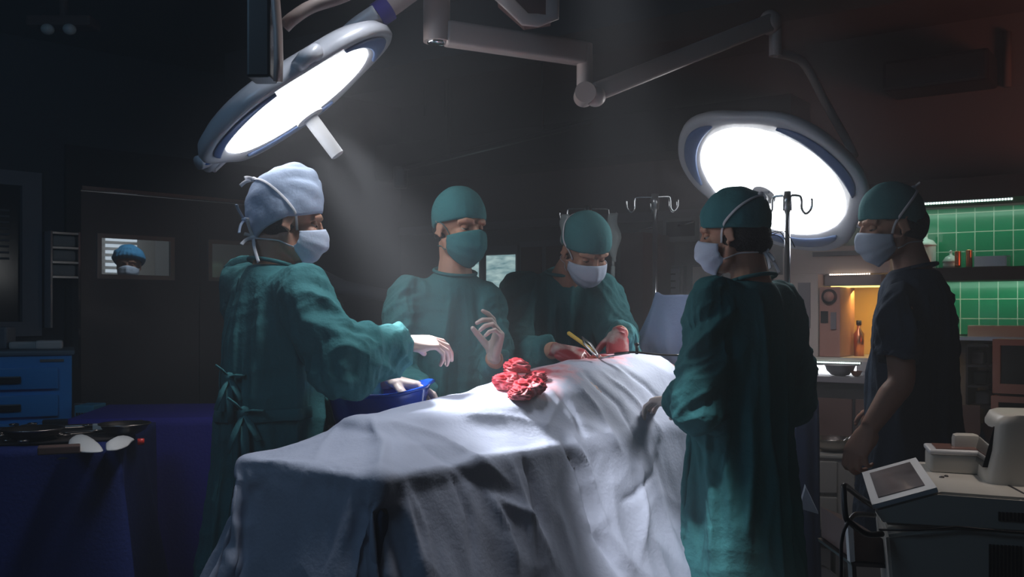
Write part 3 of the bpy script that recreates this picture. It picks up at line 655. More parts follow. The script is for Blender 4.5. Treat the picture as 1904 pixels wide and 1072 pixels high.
# dark square arm housing hanging at the upper left with its pale edge
ph = thing('monitor_pendant', 'dark square pendant column with a pale edge strip left of the edge-on lamp', 'pendant', V(P(498, 0, 2.35).x, 2.35, H))
bm = BM(); a_ = P(490, 150, 2.35); box(bm, (P(488, 0, 2.35).x, 2.35, (a_.z+H)/2), (.054, .08, H-a_.z), None, .006); obj('column', bm, M['dark'], ph, False)
arm('edge_strip', [P(507, -90, 2.31), P(513, 10, 2.31), P(517, 60, 2.31), P(518, 110, 2.31), P(517, 152, 2.32)], .021, .010, ph, M['arm'])
arm('bracket', spline([P(528, 50, 2.37), P(545, 34, 2.37), P(580, 12, 2.40), P(640, -8, 2.45), P(720, -45, 2.55)], 6), .016, .016, ph, M['arm'])
# second bracket at the top edge, right of the column
mb = thing('ceiling_bracket', 'pale angular bracket reaching in at the top, right of the lamp column', 'bracket', P(970, -30, 2.9))
bm = BM(); prism(bm, [P(925, -6, 2.9), P(975, 38, 2.9), P(1026, 30, 2.9), P(1028, -60, 2.9), P(925, -60, 2.9)], V(0, .10, 0)); obj('casing', bm, mat('dull_red_casing', (.14, .07, .065), .5), mb, False)
arm('edge_strip', [P(915, -22, 2.88), P(952, 12, 2.88), P(976, 36, 2.88), P(1000, 38, 2.88), P(1027, 32, 2.88), P(1028, -50, 2.88)], .009, .02, mb)

# ================================================================ drip stands
def ivstand(px, pytop, Y, label, hooks, crossy=0, pole_r=.011, hw=.085, bags=()):
    top = P(px, pytop, Y); t = thing('drip_stand', label, 'drip stand', V(top.x, Y, 0), 'drip stands')
    bm = BM(); cyl(bm, V(top.x, Y, .10), V(top.x, Y, top.z-.02), pole_r, n=20); cyl(bm, V(top.x, Y, .10), V(top.x, Y, .95), pole_r*1.5, n=20); obj('pole', bm, M['chrome'], t)
    for (a, L) in hooks:
        d = V(cos(a), sin(a), 0); s = V(top.x, Y, top.z-.01); up = V(0, 0, 1)
        pts = [s, s+d*(L-.012), s+d*L-up*.01, s+d*(L+.002)-up*.045, s+d*(L+.015)-up*.062, s+d*(L+.032)-up*.045, s+d*(L+.034)-up*.012]
        bm = BM(); tube(bm, spline(pts, 4), .0042, 8); obj('hook', bm, M['chrome'], t)
    bm = BM(); cyl(bm, V(top.x, Y, top.z-.06), V(top.x, Y, top.z+.004), pole_r*1.45, n=20); obj('collar', bm, M['steel'], t)
    for k in range(5):
        a = 2*pi*k/5+.3; bm = BM(); d = V(cos(a), sin(a), 0); tube(bm, [V(top.x, Y, .11), V(top.x, Y, .10)+d*.1, V(top.x, Y, .06)+d*.26], [.016, .014, .011], 10); lg = obj('leg', bm, M['steel'], t)
        bm = BM(); ell(bm, V(top.x, Y, .028)+d*.26, (.026, .026, .028)); obj('caster', bm, M['dark'], lg)
    return t
ivstand(1218, 362, 4.20, 'tall chrome drip stand rising behind the light blue screen drape', ((pi, .085), (0.15, .062), (pi*.52, .05), (-.5, .07)))
ivstand(1464, 358, 3.36, 'drip stand whose pole crosses the bright lamp at the right', ((pi-.5, .05), (-.25, .045)), pole_r=.010)
t = ivstand(1094, 384, 4.50, 'drip stand with clear bags behind the bending surgeon', ((pi, .094), (0, .094), (pi*.5, .06), (-pi*.5, .05)))
def ivbag(px, py, Y, w, h, label, tub=True):
    c = P(px, py, Y); t = thing('drip_bag', label, 'drip bag', V(c.x, Y, c.z), 'clear drip bags')
    bm = BM(); rr = []
    for i in range(13):
        q = i/12; z = c.z-h*q; ww = w/2*(sin(pi*min(1, q*1.0+.10)*.98)**.35)*(.82+.18*sin(q*9+px)); dd = .018*sin(pi*(q*.9+.05))+.003
        rr.append((V(c.x+.004*sin(q*12+px), Y, z), V(1, 0, 0), V(0, 1, 0), ww, dd))
    rings(bm, rr, 20); obj('pouch', bm, M['bag'], t)
    bm = BM(); tube(bm, [V(c.x, Y, c.z-h+.005), V(c.x, Y, c.z-h-.02)], .006, 10); obj('port', bm, M['enamel'], t)
    if tub:
        bm = BM(); tube(bm, [V(c.x, Y, c.z-h-.02), V(c.x-.002, Y, c.z-h-.08)], .010, 12); obj('drip_chamber', bm, M['bag'], t)
        bm = BM(); cyl(bm, V(c.x-.002, Y, c.z-h-.08), V(c.x-.002, Y, c.z-h-.092), .013, n=12); obj('valve', bm, M['grn'], t)
        bm = BM(); tube(bm, spline([V(c.x-.002, Y, c.z-h-.09), V(c.x-.02, Y, c.z-h-.25), V(c.x+.03, Y, c.z-h-.45), V(c.x, Y, c.z-h-.6)], 6), .0028, 8); obj('line', bm, M['bag'], t)
ivbag(1050, 398, 4.50, .055, .15, 'clear drip bag hanging left of the bending surgeon\'s cap', False)
ivbag(1140, 396, 4.50, .075, .22, 'clear drip bag with green valve hanging right of the bending surgeon\'s cap')
bm = BM(); ell(bm, P(1098, 401, 4.46), (.014, .012, .02)); ell(bm, P(1094, 408, 4.46), (.016, .012, .012)); tag(obj('tape_knot', bm, M['tie']), 'white knotted tape on the drip stand just above the bending surgeon\'s cap', 'knot')
# ================================================================ people
def tw(cs, f):  # catmull interpolation through rows
    return cs
def hand_bm(bm, wrist, d, up, side, curls, thumb=(25, 20, 20), spread=1.0, scale=1.0, tyaw=42, cuff=.07, forearm=None):
    """side +1 right, -1 left; d finger direction, up = back of hand. curls: 4x(mcp,pip,dip) degrees"""
    d = d.normalized(); up = (up-d*up.dot(d)).normalized(); y = up.cross(d)*side
    def W(p): return wrist + (d*p[0]+y*p[1]+up*p[2])*scale
    # palm
    rs = []
    for (x_, hw, ht, zc) in ((-.012, .026, .019, 0), (.005, .028, .018, 0), (.03, .036, .017, -.001), (.06, .041, .0155, -.001), (.082, .041, .0135, 0), (.095, .037, .011, 0)):
        rs.append((W((x_, .001, zc)), y, up, hw*scale, ht*scale))
    rings(bm, rs, 24, True, 2.6)
    ell(bm, W((.028, .026, -.009)), (.030*scale, .017*scale, .016*scale), Matrix((d, y*side, up)).transposed(), 16, 10)
    ell(bm, W((.035, -.026, -.008)), (.034*scale, .014*scale, .013*scale), Matrix((d, y*side, up)).transposed(), 16, 10)
    base = ((.088, .029), (.094, .0095), (.091, -.0105), (.083, -.029)); ln = ((.044, .026, .022), (.048, .030, .023), (.044, .027, .022), (.035, .021, .019)); sp = (7, 2, -4, -10)
    rad = (.0092, .0095, .0090, .0080)
    for k in range(4):
        yw = R(sp[k]*spread); p = Vector((base[k][0], base[k][1], 0)); pts = [p-Vector((.02, 0, 0)), p]; a = 0
        for j in range(3):
            a += R(curls[k][j]); v = Vector((cos(a)*cos(yw), cos(a)*sin(yw), -sin(a))); p = p+v*ln[k][j]; pts.append(p)
        r = rad[k]*scale; q = []
        for i in range(len(pts)-1): q += [pts[i], pts[i].lerp(pts[i+1], .5)]
        q.append(pts[-1]); rr = [r*1.05, r*1.02, r*1.08, r*.96, r*1.04, r*.93, r*.98, r*.9, r*.72]
        tube(bm, [W(x) for x in q], rr, 12); ell(bm, W(pts[-1]), (r*.80,)*3, None, 10, 8)
    p = Vector((.020, .024, -.008)); yw = R(tyaw); pts = [p]; a = R(thumb[0]); v = Vector((cos(yw)*cos(a), sin(yw)*cos(a), -sin(a))); p = p+v*.042; pts.append(p)
    yw -= R(thumb[1]); a += R(6); v = Vector((cos(yw)*cos(a), sin(yw)*cos(a), -sin(a))); p = p+v*.034; pts.append(p)
    yw -= R(thumb[2]); v = Vector((cos(yw)*cos(a), sin(yw)*cos(a), -sin(a))); p = p+v*.026; pts.append(p)
    tube(bm, [W(x) for x in pts], [.014*scale, .0125*scale, .0108*scale, .0085*scale], 12); ell(bm, W(pts[-1]), (.0088*scale,)*3, None, 10, 8)
    for q in range(1, 3): ell(bm, W(pts[q]), (.0115*scale,)*3, None, 10, 8)
    if cuff:
        fd = forearm if forearm is not None else -d
        fd = fd.normalized(); s = (y-fd*y.dot(fd)).normalized(); u = fd.cross(s)
        rings(bm, [(W((.01, 0, 0)), y, up, .028*scale, .020*scale), (wrist, s, u, .0275*scale, .022*scale), (wrist+fd*cuff*.5, s, u, .030, .027), (wrist+fd*cuff, s, u, .036, .033)], 24)
RELAX = ((18, 25, 15), (22, 30, 18), (26, 34, 20), (30, 38, 22))
def headparts(bm, Mh, jaw=1.0):
    """head volumes in head space (x forward, y left, z up), appended to bm"""
    b = bmesh.new()
    ell(b, (-.012, 0, .028), (.095, .075, .088)); ell(b, (-.03, 0, .005), (.078, .070, .078))
    ell(b, (.030, 0, -.030), (.060, .056, .082)); ell(b, (.046, 0, -.092), (.034, .034*jaw, .026))
    for s in (-1, 1):
        tube(b, [V(-.005, s*.053*jaw, -.045), V(.010, s*.048*jaw, -.078), V(.052, s*.018, -.100)], [.020, .019, .018])
        tube(b, [V(.088, s*.010, .020), V(.078, s*.035, .024), V(.058, s*.054, .014)], [.0095, .011, .010])
        ell(b, (.066, s*.036, -.024), (.020, .022, .016)); ell(b, (.102, s*.0115, -.043), (.0105, .0085, .008))
        # ear: flat disc, rim and lobe
        rt = Matrix.Rotation(R(s*-18), 3, 'Z') @ Matrix.Rotation(R(12), 3, 'Y')
        ell(b, (-.012, s*.077, -.008), (.017, .006, .029), rt, 16, 12)
        rp = []
        for i in range(11):
            a = R(-120+i*28); rp.append(V(-.014, s*.081, -.006)+rt @ V(.0165*cos(a), 0, .029*sin(a)))
        tube(b, rp[:], [.0035+.0015*(i in (0, 10)) for i in range(11)], 8); ell(b, V(-.005, s*.078, -.036), (.008, .0055, .009))
    tube(b, [V(.088, 0, .012), V(.100, 0, -.012), V(.112, 0, -.036)], [.0065, .008, .0095]); ell(b, (.110, 0, -.039), (.010, .010, .009))
    ell(b, (.088, 0, -.066), (.014, .026, .009)); ell(b, (.086, 0, -.078), (.013, .022, .009))
    bmesh.ops.transform(b, matrix=Mh, verts=b.verts); merge(bm, b)
def capmesh(Mh, kind):
    bm = BM(); NA, NV = 96, 26; cx, cz = -.014, .030
    P_ = dict(surgeon=(.106, .088, .106, .034, .006, -.045), tall=(.107, .092, .134, .040, -.002, -.078), bouffant=(.128, .112, .115, .052, .02, -.05), bun=(.106, .091, .106, .030, .006, -.012))[kind]
    rx, ry, rz, zf, ze, zb = P_
    rows = []
    rnd = random.Random(hash(kind) % 7 if False else len(kind))
    for v in range(NV+1):
        row = []
        for i in range(NA):
            ph = 2*pi*i/NA; c = cos(ph); zbrim = ze+(zf-ze)*max(0, c)**1.3+(zb-ze)*max(0, -c)**1.0
            th0 = math.asin(max(-.95, min(.9, (zbrim-cz)/rz))); th = th0+(pi/2-th0)*(v/NV)
            p = Vector((cx+rx*cos(th)*c, ry*cos(th)*sin(ph), cz+rz*sin(th)))
            f = 1.0; q = v/NV
            wr_ = noise.noise(Vector((p.x*22, p.y*22, p.z*30)))*.5+abs(noise.noise(Vector((p.x*11+5, p.y*11, p.z*26))))*.9
            amp = {'surgeon': .0035, 'tall': .008, 'bouffant': .008, 'bun': .006}[kind]
            f += amp/.1*wr_*min(1, q*8)
            if kind == 'bouffant': f += .03*sin(ph*22)*(1-q)**3 - .12*max(0, 1-q*9)
            else: f += .012*sin(ph*17+3*sin(ph*3))*(1-q)**6*q*8 - .015*max(0, 1-q*14)
            if kind == 'tall':
                f += .10*math.exp(-((q-.38)/.25)**2)*max(0, -c)**2      # baggy back
                p.x += .018*q*q
            if kind == 'bun': f += .05*math.exp(-((q-.35)/.3)**2)*max(0, -c)
            p = Vector((cx, 0, cz))+(p-Vector((cx, 0, cz)))*f
            row.append(bm.verts.new(Mh @ p))
        rows.append(row)
    for a in range(NV):
        for i in range(NA): k = (i+1) % NA; bm.faces.new((rows[a][i], rows[a][k], rows[a+1][k], rows[a+1][i]))
    bmesh.ops.remove_doubles(bm, verts=rows[-1], dist=.003)
    # turned-in hem
    bnd = [e for e in bm.edges if e.is_boundary]; 
    r = bmesh.ops.extrude_edge_only(bm, edges=bnd); vv = [x for x in r['geom'] if isinstance(x, bmesh.types.BMVert)]
    ctr = Mh @ Vector((cx, 0, .02))
    for x in vv: x.co = x.co.lerp(ctr, .07)
    return bm
def onhead(p, ex=1.06):
    """push a head space point out of the cap/head hull"""
    c = Vector((-.014, 0, .025)); r = Vector((.108, .090, .100)) * ex; d = p-c
    k = sqrt((d.x/r.x)**2+(d.y/r.y)**2+(d.z/r.z)**2)
    return c+d/k if k < 1 else p
from mathutils.bvhtree import BVHTree
HEADBVH = {}
def sethead(Mh, *objs):
    vs = []; fs = []
    for o in objs:
        co = [Vector(v.co) for v in o.data.vertices]; keep = [i for i, v in enumerate(co) if (v-Mh.translation).length < .24]; idx = {k: len(vs)+j for j, k in enumerate(keep)}
        vs += [co[k] for k in keep]
        fs += [[idx[i] for i in p.vertices] for p in o.data.polygons if all(i in idx for i in p.vertices)]
    HEADBVH['t'] = BVHTree.FromPolygons(vs, fs)
def onskin(Mh, p, off=.003):
    """a head-space point dropped radially onto the cap or skin; returns world point"""
    c = Mh @ Vector((-.014, 0, min(.06, max(-.09, p.z*.6)))); w_ = Mh @ p; d = (w_-c).normalized()
    h = HEADBVH['t'].ray_cast(c+d*.22, -d)
    return h[0]+d*off if h[0] is not None else w_
def ribbon(bm, pts, w, Mh=None, ex=1.06, hull=True, th=.0010):
    pts = [onskin(Mh, p) for p in spline(pts, 6)]
    for _ in range(2): pts = [pts[0]]+[(pts[i-1]+pts[i]*2+pts[i+1])/4 for i in range(1, len(pts)-1)]+[pts[-1]]
    c = Mh @ Vector((-.01, 0, 0)); rs = []
    for i, p in enumerate(pts):
        d = (pts[min(i+1, len(pts)-1)]-pts[max(i-1, 0)]).normalized(); nn = (p-c); nn = (nn-d*nn.dot(d)).normalized(); s = d.cross(nn)
        rs.append((p+nn*.0012, s, nn, w/2, th))
    rings(bm, rs, 8, True, 3)
def mask(Mh, parent, m, ties=True, tm=None, tiemode='ties', bigness=1.0):
    bm = BM(); NU, NV = 36, 18; rows = []
    for j in range(NV+1):
        v = j/NV; row = []
        rx = np.interp(v, [0, .22, .5, .8, 1], [.099, .113, .115, .093, .062]); ry = np.interp(v, [0, .3, .7, 1], [.074, .076, .072, .058])
        for i in range(NU+1):
            u = -1+2*i/NU; a = u*R(80); zt = -.004-.030*abs(u)**1.4; zbm = -.128*bigness+.046*abs(u)**1.6
            z = zt+(zbm-zt)*v; x = .006+rx*cos(a)**.9+(.010*math.exp(-(u/.13)**2)*math.exp(-((v-.25)/.25)**2)); y = ry*sin(a)
            x += .0022*math.sin(v*3*2*pi)*cos(a)**.5 + .0015*noise.noise(Vector((u*4, v*6, 1)))
            row.append(bm.verts.new(Mh @ Vector((x, y, z))))
        rows.append(row)
    for j in range(NV):
        for i in range(NU): bm.faces.new((rows[j][i], rows[j][i+1], rows[j+1][i+1], rows[j+1][i]))
    mk = obj('face_mask', bm, m, parent); so = mk.modifiers.new('s', 'SOLIDIFY'); so.thickness = .0018; so.offset = 0
    tm = tm or M['tie']
    if not ties: return mk
    for s in (-1, 1):
        bm = BM()
        if tiemode == 'ties':
            ribbon(bm, [V(.030, s*.070, -.034), V(.012, s*.082, .002), V(-.035, s*.086, .045), V(-.085, s*.050, .078), V(-.105, s*.004, .085)], .0085, Mh, 1.11)
            obj('upper_tie', bm, tm, mk)
        else:
            ribbon(bm, [V(.030, s*.070, -.034), V(.008, s*.080, .002), V(-.020, s*.086, .012)], .003, Mh, 1.0)
            obj('upper_tie', bm, tm, mk)
        bm = BM(); ribbon(bm, [V(.020, s*.066, -.080), V(-.010, s*.070, -.078), V(-.050, s*.062, -.078), V(-.095, s*.025, -.082), V(-.108, s*.004, -.084)], .006, Mh, 1.0, False); obj('lower_tie', bm, tm, mk)
    return mk
def knot(Mh, parent, tm, at, tails, w=.008):
    bm = BM(); Mi_ = Mh.inverted(); at = Mi_ @ onskin(Mh, at, .006)
    ell(bm, Mh @ at, (.009, .009, .007)); 
    for (dv, L) in tails:
        p0 = at; p1 = at+Vector(dv)*L*.5+V(-.004, 0, .002); p2 = at+Vector(dv)*L
        q = spline([p0, p1, p2], 5); c = Vector((-.01, 0, 0)); rs = []
        for i, p in enumerate(q):
            d = (q[min(i+1, len(q)-1)]-q[max(i-1, 0)]).normalized(); nn = V(.3, .8, .2); nn = (nn-d*nn.dot(d)).normalized(); s = d.cross(nn); rs.append((Mh @ p, Mh.to_3x3() @ s, Mh.to_3x3() @ nn, w/2, .0012))
        rings(bm, rs, 8, True, 3)
    return obj('tie_knot', bm, tm, parent)
def headmatrix(c, fwd, up=V(0, 0, 1)):
    f = fwd.normalized(); l = up.cross(f).normalized(); u = f.cross(l)
    m = Matrix((f, l, u)).transposed().to_4x4(); m.translation = c; return m
def eyes(Mh, parent, look=0.55):
    m3 = Mh.to_3x3()
    for s in (-1, 1):
        bm = BM(); ell(bm, Mh @ V(.0665, s*.031, .0), (.0118,)*3, m3); e = obj('eye', bm, M['eye'], parent)
        bm = BM(); ell(bm, Mh @ V(.0755, s*.031, -.0035), (.0035, .0055, .0055), m3); obj('iris', bm, M['iris'], e)
        bm = BM(); b = bmesh.new(); bmesh.ops.create_uvsphere(b, u_segments=24, v_segments=16, radius=.0135)
        bmesh.ops.delete(b, geom=[v for v in b.verts if v.co.z < -.0135*look+.004 and v.co.x > -.004], context='VERTS')
        bmesh.ops.transform(b, matrix=Mh @ Matrix.Translation(V(.066, s*.031, .0)) @ Matrix.Rotation(R(10), 4, 'Y'), verts=b.verts); merge(bm, b); obj('eyelid', bm, M['skin'], parent)
        bm = BM(); tube(bm, [Mh @ V(.089, s*.014, .0185), Mh @ V(.086, s*.030, .025), Mh @ V(.070, s*.048, .020)], [.0022, .0034, .0016], 8, flat=.7); obj('eyebrow', bm, M['hair'], parent)
        bm = BM(); tube(bm, [Mh @ V(.0775, s*.021, -.0035), Mh @ V(.0808, s*.031, -.0058), Mh @ V(.0755, s*.042, -.0035)], [.0009, .0014, .0009], 6); obj('lashes', bm, M['hair'], parent)
SIM = []     # cloth simulations, run together once everything is built
def spine_rings(bm, neck, pelvis, fwd, hem_z, sc_=1.0, hemr=(.25, .21), loose=0.0, prof=None, shrink=0.0):
    left0 = V(-fwd.y, fwd.x, 0).normalized()*-1; left0 = V(0, 0, 1).cross(fwd).normalized()
    L = (neck-pelvis).length; ax = (neck-pelvis).normalized(); rs = []
    pr = prof or [(.0, .074, .070, .0), (.012, .082, .074, .0), (.035, .104, .082, .0), (.06, .145, .098, .0), (.10, .175, .112, .0), (.18, .188, .128, .005), (.28, .178, .132, .01), (.40, .172, .132, .01), (1, .185, .140, 0)]
    for (q, a, b, o) in pr:
        d = q*1.0 if q < 1 else L
        p = neck-ax*d; y = left0.cross(ax).normalized()*-1; y = ax.cross(left0).normalized()*1
        rs.append((p+fwd*o, left0, y, a*sc_-shrink, b*sc_-shrink))
    for k in range(1, 7):
        q = k/6; z = pelvis.z+(hem_z-pelvis.z)*q
        rs.append((V(pelvis.x, pelvis.y, z), left0, V(-left0.y, left0.x, 0), .185*sc_*(1-q)+hemr[0]*q-shrink, .145*sc_*(1-q)+hemr[1]*q-shrink))
    rings(bm, rs, 28)
def limb(bm, pts, rad, n=16):
    q = spline(pts, 4); m = len(pts); r = []
    for i in range(len(q)):
        t = i/4; k = min(int(t), m-2); f = t-k; r.append(rad[k]*(1-f)+rad[k+1]*f)
    tube(bm, q, r, n)
def person(name, label, neck, pelvis, fwd, head, hfwd, hup, shoulders, arms, gown, capk, capm, maskm, hem_z=.42, hands=None, sc_=1.0, hair=None, tiemode='ties', sleeve=.074, cuffr=.050, hemr=(.25, .21), short=False, feet=True, tiem=None, gloves=True, voxel=.0045, gvox=.012, facing=True, upright_legs=True, wrinkle=.07, bigness=1.0):
    fwd = V(fwd[0], fwd[1], 0).normalized(); left = V(0, 0, 1).cross(fwd); base = V(pelvis.x, pelvis.y, 0)
    t = thing(name, label, 'person', base)
    Mh = headmatrix(head, hfwd, hup)
    # ---- body: one continuous surface
    bm = BM(); headparts(bm, Mh)
    nb = Mh @ V(-.028, 0, -.050)
    limb(bm, [nb, nb.lerp(neck, .55), neck-V(0, 0, .03)], [.056, .053, .066])
    spine_rings(bm, neck-V(0, 0, .012), pelvis, fwd, pelvis.z-.12, .92*sc_, (.165, .12), shrink=.018)
    for i, s in enumerate((1, -1)):   # left, right
        S, E, Wr = arms[i]
        limb(bm, [S, S.lerp(E, .5), E, E.lerp(Wr, .35), Wr], [.046, .044, .040, .040, .0275])
        hip = V(pelvis.x, pelvis.y, pelvis.z-.06)+left*s*.072
        foot = V(pelvis.x, pelvis.y, .09)+left*s*.095
        knee = hip.lerp(foot, .48)+fwd*.02
        limb(bm, [hip, hip.lerp(knee, .5), knee, knee.lerp(foot, .4), foot], [.066, .064, .050, .048, .038])
        if not gloves and hands[i]:
            hand_bm(bm, Wr, *hands[i][:2], -s, hands[i][2], cuff=0, **(hands[i][3] if len(hands[i]) > 3 else {}))
    me = remesh(bm, voxel, 4); body = link('body', me, M['skin'], t)
    # carve eye sockets
    co = coords(me).astype(np.float64); Mi = np.array(Mh.inverted()); loc = co @ Mi[:3, :3].T + Mi[:3, 3]
    nf = np.array(Mh.to_3x3() @ V(1, 0, 0))
    dep = np.zeros(len(co))
    for s in (-1, 1): dep += .0075*np.exp(-(((loc[:, 1]-s*.031)/.015)**2+((loc[:, 2]+.001)/.0105)**2))*(loc[:, 0] > .03)
    for s in (-1, 1): dep += .004*np.exp(-(((loc[:, 1]-s*.0775)/.008)**2+((loc[:, 2]+.006)/.013)**2+((loc[:, 0]+.010)/.008)**2))*0
    setco(me, co-dep[:, None]*nf)
    if facing: eyes(Mh, t)
    # ---- hair
    if hair:
        (hc, hr) = hair; bm = BM(); ell(bm, Mh @ V(*hc), hr, Mh.to_3x3(), 40, 28)
        if name == 'bun': ell(bm, Mh @ V(-.098, 0, -.030), (.05, .055, .045), Mh.to_3x3(), 32, 20)
        for v in bm.verts:
            q = Mh.inverted() @ v.co; v.co += (v.co-head).normalized()*.004*noise.noise(Vector((q.x*30, q.y*90, q.z*40)))
        obj('hair', bm, M['hair'], t)
    # ---- cap and mask
    cap = obj('surgical_cap', capmesh(Mh, capk), capm, t); so = cap.modifiers.new('s', 'SOLIDIFY'); so.thickness = .0015
    sethead(Mh, body, cap); mk = mask(Mh, t, maskm, True, tiem, tiemode, bigness)
    # ---- gown
    def gownmesh(shrink, extra=0):
        bm = BM(); spine_rings(bm, neck, pelvis, fwd, hem_z, sc_, hemr, shrink=shrink)
        for i, s in enumerate((1, -1)):
            S, E, Wr = arms[i]; inn = S.lerp(V(neck.x, neck.y, S.z), .35)
            if short:
                E2 = S.lerp(E, .72); limb(bm, [inn, S, S.lerp(E2, .5), E2], [sleeve*.95-shrink, sleeve-shrink, sleeve*.98-shrink, sleeve*.9-shrink])
            else:
                We = E.lerp(Wr, .90)
                limb(bm, [inn, S, S.lerp(E, .5), E, E.lerp(We, .5), We], [sleeve*.95-shrink, sleeve-shrink, sleeve*.97-shrink, sleeve*.97-shrink, sleeve*.90-shrink, cuffr-shrink])
        return bm
    me = remesh(gownmesh(0), gvox, 6)
    g = link('gown' if not short else 'scrub_top', me, gown, t)
    # open the hem
    b = bmesh.new(); b.from_mesh(me); bmesh.ops.delete(b, geom=[f for f in b.faces if f.calc_center_median().z < hem_z+.008], context='FACES'); b.to_mesh(me); b.free()
    me.polygons.foreach_set('use_smooth', [True]*len(me.polygons))
    core = remesh(gownmesh(.024), .018, 2)
    segs = [(arms[i][0], arms[i][1]) for i in (0, 1)]+[(arms[i][1], arms[i][2]) for i in (0, 1)]
    SIM.append(dict(o=g, core=core, neck=neck, arms=arms, short=short, wr=wrinkle))
    # collar band
    bm = BM(); ax = (neck-pelvis).normalized(); cpts = []
    for i in range(25):
        a = 2*pi*i/24; cpts.append(neck+ax*.002+left*(.074*cos(a))+fwd*(.070*sin(a))-ax*(.016*sin(a)))
    tube(bm, cpts, .0060, 10, flat=1.0); obj('collar', bm, gown, t)
    # gloves
    if gloves and hands:
        for i, s in enumerate((1, -1)):
            if not hands[i]: continue
            S, E, Wr = arms[i]; hd = hands[i]; bm = BM(); kw = hd[3] if len(hd) > 3 else {}
            gm = kw.get('mat', 'glove'); kw = {k: v for k, v in kw.items() if k != 'mat'}
            hand_bm(bm, Wr, hd[0], hd[1], -s, hd[2], cuff=.075, forearm=(E-Wr), **kw)
            link('glove', remesh(bm, .0026, 3), M[gm], t)
    # trousers and shoes
    for s in (1, -1):
        hip = V(pelvis.x, pelvis.y, pelvis.z-.06)+left*s*.072; foot = V(pelvis.x, pelvis.y, .07)+left*s*.095
        bm = BM(); limb(bm, [hip, hip.lerp(foot, .5)+fwd*.01, foot], [.071, .070, .066]); obj('trouser_leg', bm, M['trouser'] if not short else M['navy'], t)
        bm = BM(); rr = []
        for (x_, a, b_, zc) in ((-.075, .028, .030, .034), (-.06, .036, .042, .042), (.0, .040, .042, .043), (.07, .046, .032, .033), (.13, .048, .026, .027), (.165, .036, .020, .021), (.18, .015, .012, .014)):
            rr.append((V(foot.x, foot.y, zc)+fwd*x_, left, V(0, 0, 1), a, b_))
        rings(bm, rr, 20); obj('shoe', bm, M['paper'], t)
    return t, Mh, g, mk

def addfolds(me, s):
    """press cloth folds along the hang of torso, skirt and sleeves"""
    A = coords(me).astype(np.float64); N_ = normals(me).astype(np.float64); sd = s['neck'].x*7
    bones = [(np.array(s['neck']), np.array(s['neck'])*[1, 1, 0]+np.array([0, 0, .3]))]
    for (S_, E_, W_) in s['arms']:
        S_, E_, W_ = (np.array(x) for x in (S_, E_, W_)); bones += [(S_, E_)] + ([] if s['short'] else [(E_, W_)])
    D_ = []; T_ = []
    for (a, b) in bones:
        ab = b-a; L = np.linalg.norm(ab); t = np.clip(((A-a)@ab)/L**2, 0, 1); D_.append(np.linalg.norm(A-(a+t[:, None]*ab), axis=1)); T_.append(t)
    D_ = np.array(D_); D_[0] *= .55; Wt = np.exp(-(D_-D_.min(0))/.02); Wt /= Wt.sum(0)
    out = np.zeros(len(A)); nz = noise.noise
    for k, (a, b) in enumerate(bones):
        sel = np.nonzero(Wt[k] > .03)[0]; ax = (b-a)/np.linalg.norm(b-a); ref = np.array([0.3, .9, .1]) if abs(ax[2]) > .8 else np.array([0, 0, 1.]); u = np.cross(ax, ref); u /= np.linalg.norm(u); v = np.cross(ax, u)
        R_ = A[sel]-a; al = R_@ax; x = R_@u; y = R_@v; Lb = np.linalg.norm(b-a)
        for j, i in enumerate(sel):
            if k == 0:
                g = al[j]/1.0; q = min(1, max(0, (al[j]-.02)/.25))
                n1 = nz(Vector((x[j]*11+sd, y[j]*11, al[j]*1.6))); n2 = nz(Vector((x[j]*20, y[j]*20+sd, al[j]*4.5)))
                f = (.024*(.55-abs(n1)*2.2)*(.35+.65*q)+.008*(.4-abs(n2)*2))
                n3 = nz(Vector((x[j]*6+al[j]*9, y[j]*6+sd, al[j]*14))); f += .0035*(.4-abs(n3)*2.2)
            else:
                tw_ = al[j]*6; n1 = nz(Vector((x[j]*10+tw_, y[j]*10-tw_*.5+sd, al[j]*4+k))); n2 = nz(Vector((x[j]*9, y[j]*9+sd, al[j]*26+x[j]*14)))
                e = math.exp(-((al[j]/Lb-(1 if k in (1, 3) else 0))/.35)**2)
                f = .018*(.5-abs(n1)*2.2)+.016*(.45-abs(n2)*2.2)*(.35+.65*e)
            out[i] += f*Wt[k][i]
    hem = np.ones(len(A))
    d = np.linalg.norm(A-np.array(s['neck']), axis=1); hem *= np.clip((d-.07)/.08, 0, 1)
    setco(me, A+N_*(out*hem*s.get('famp', 1))[:, None])
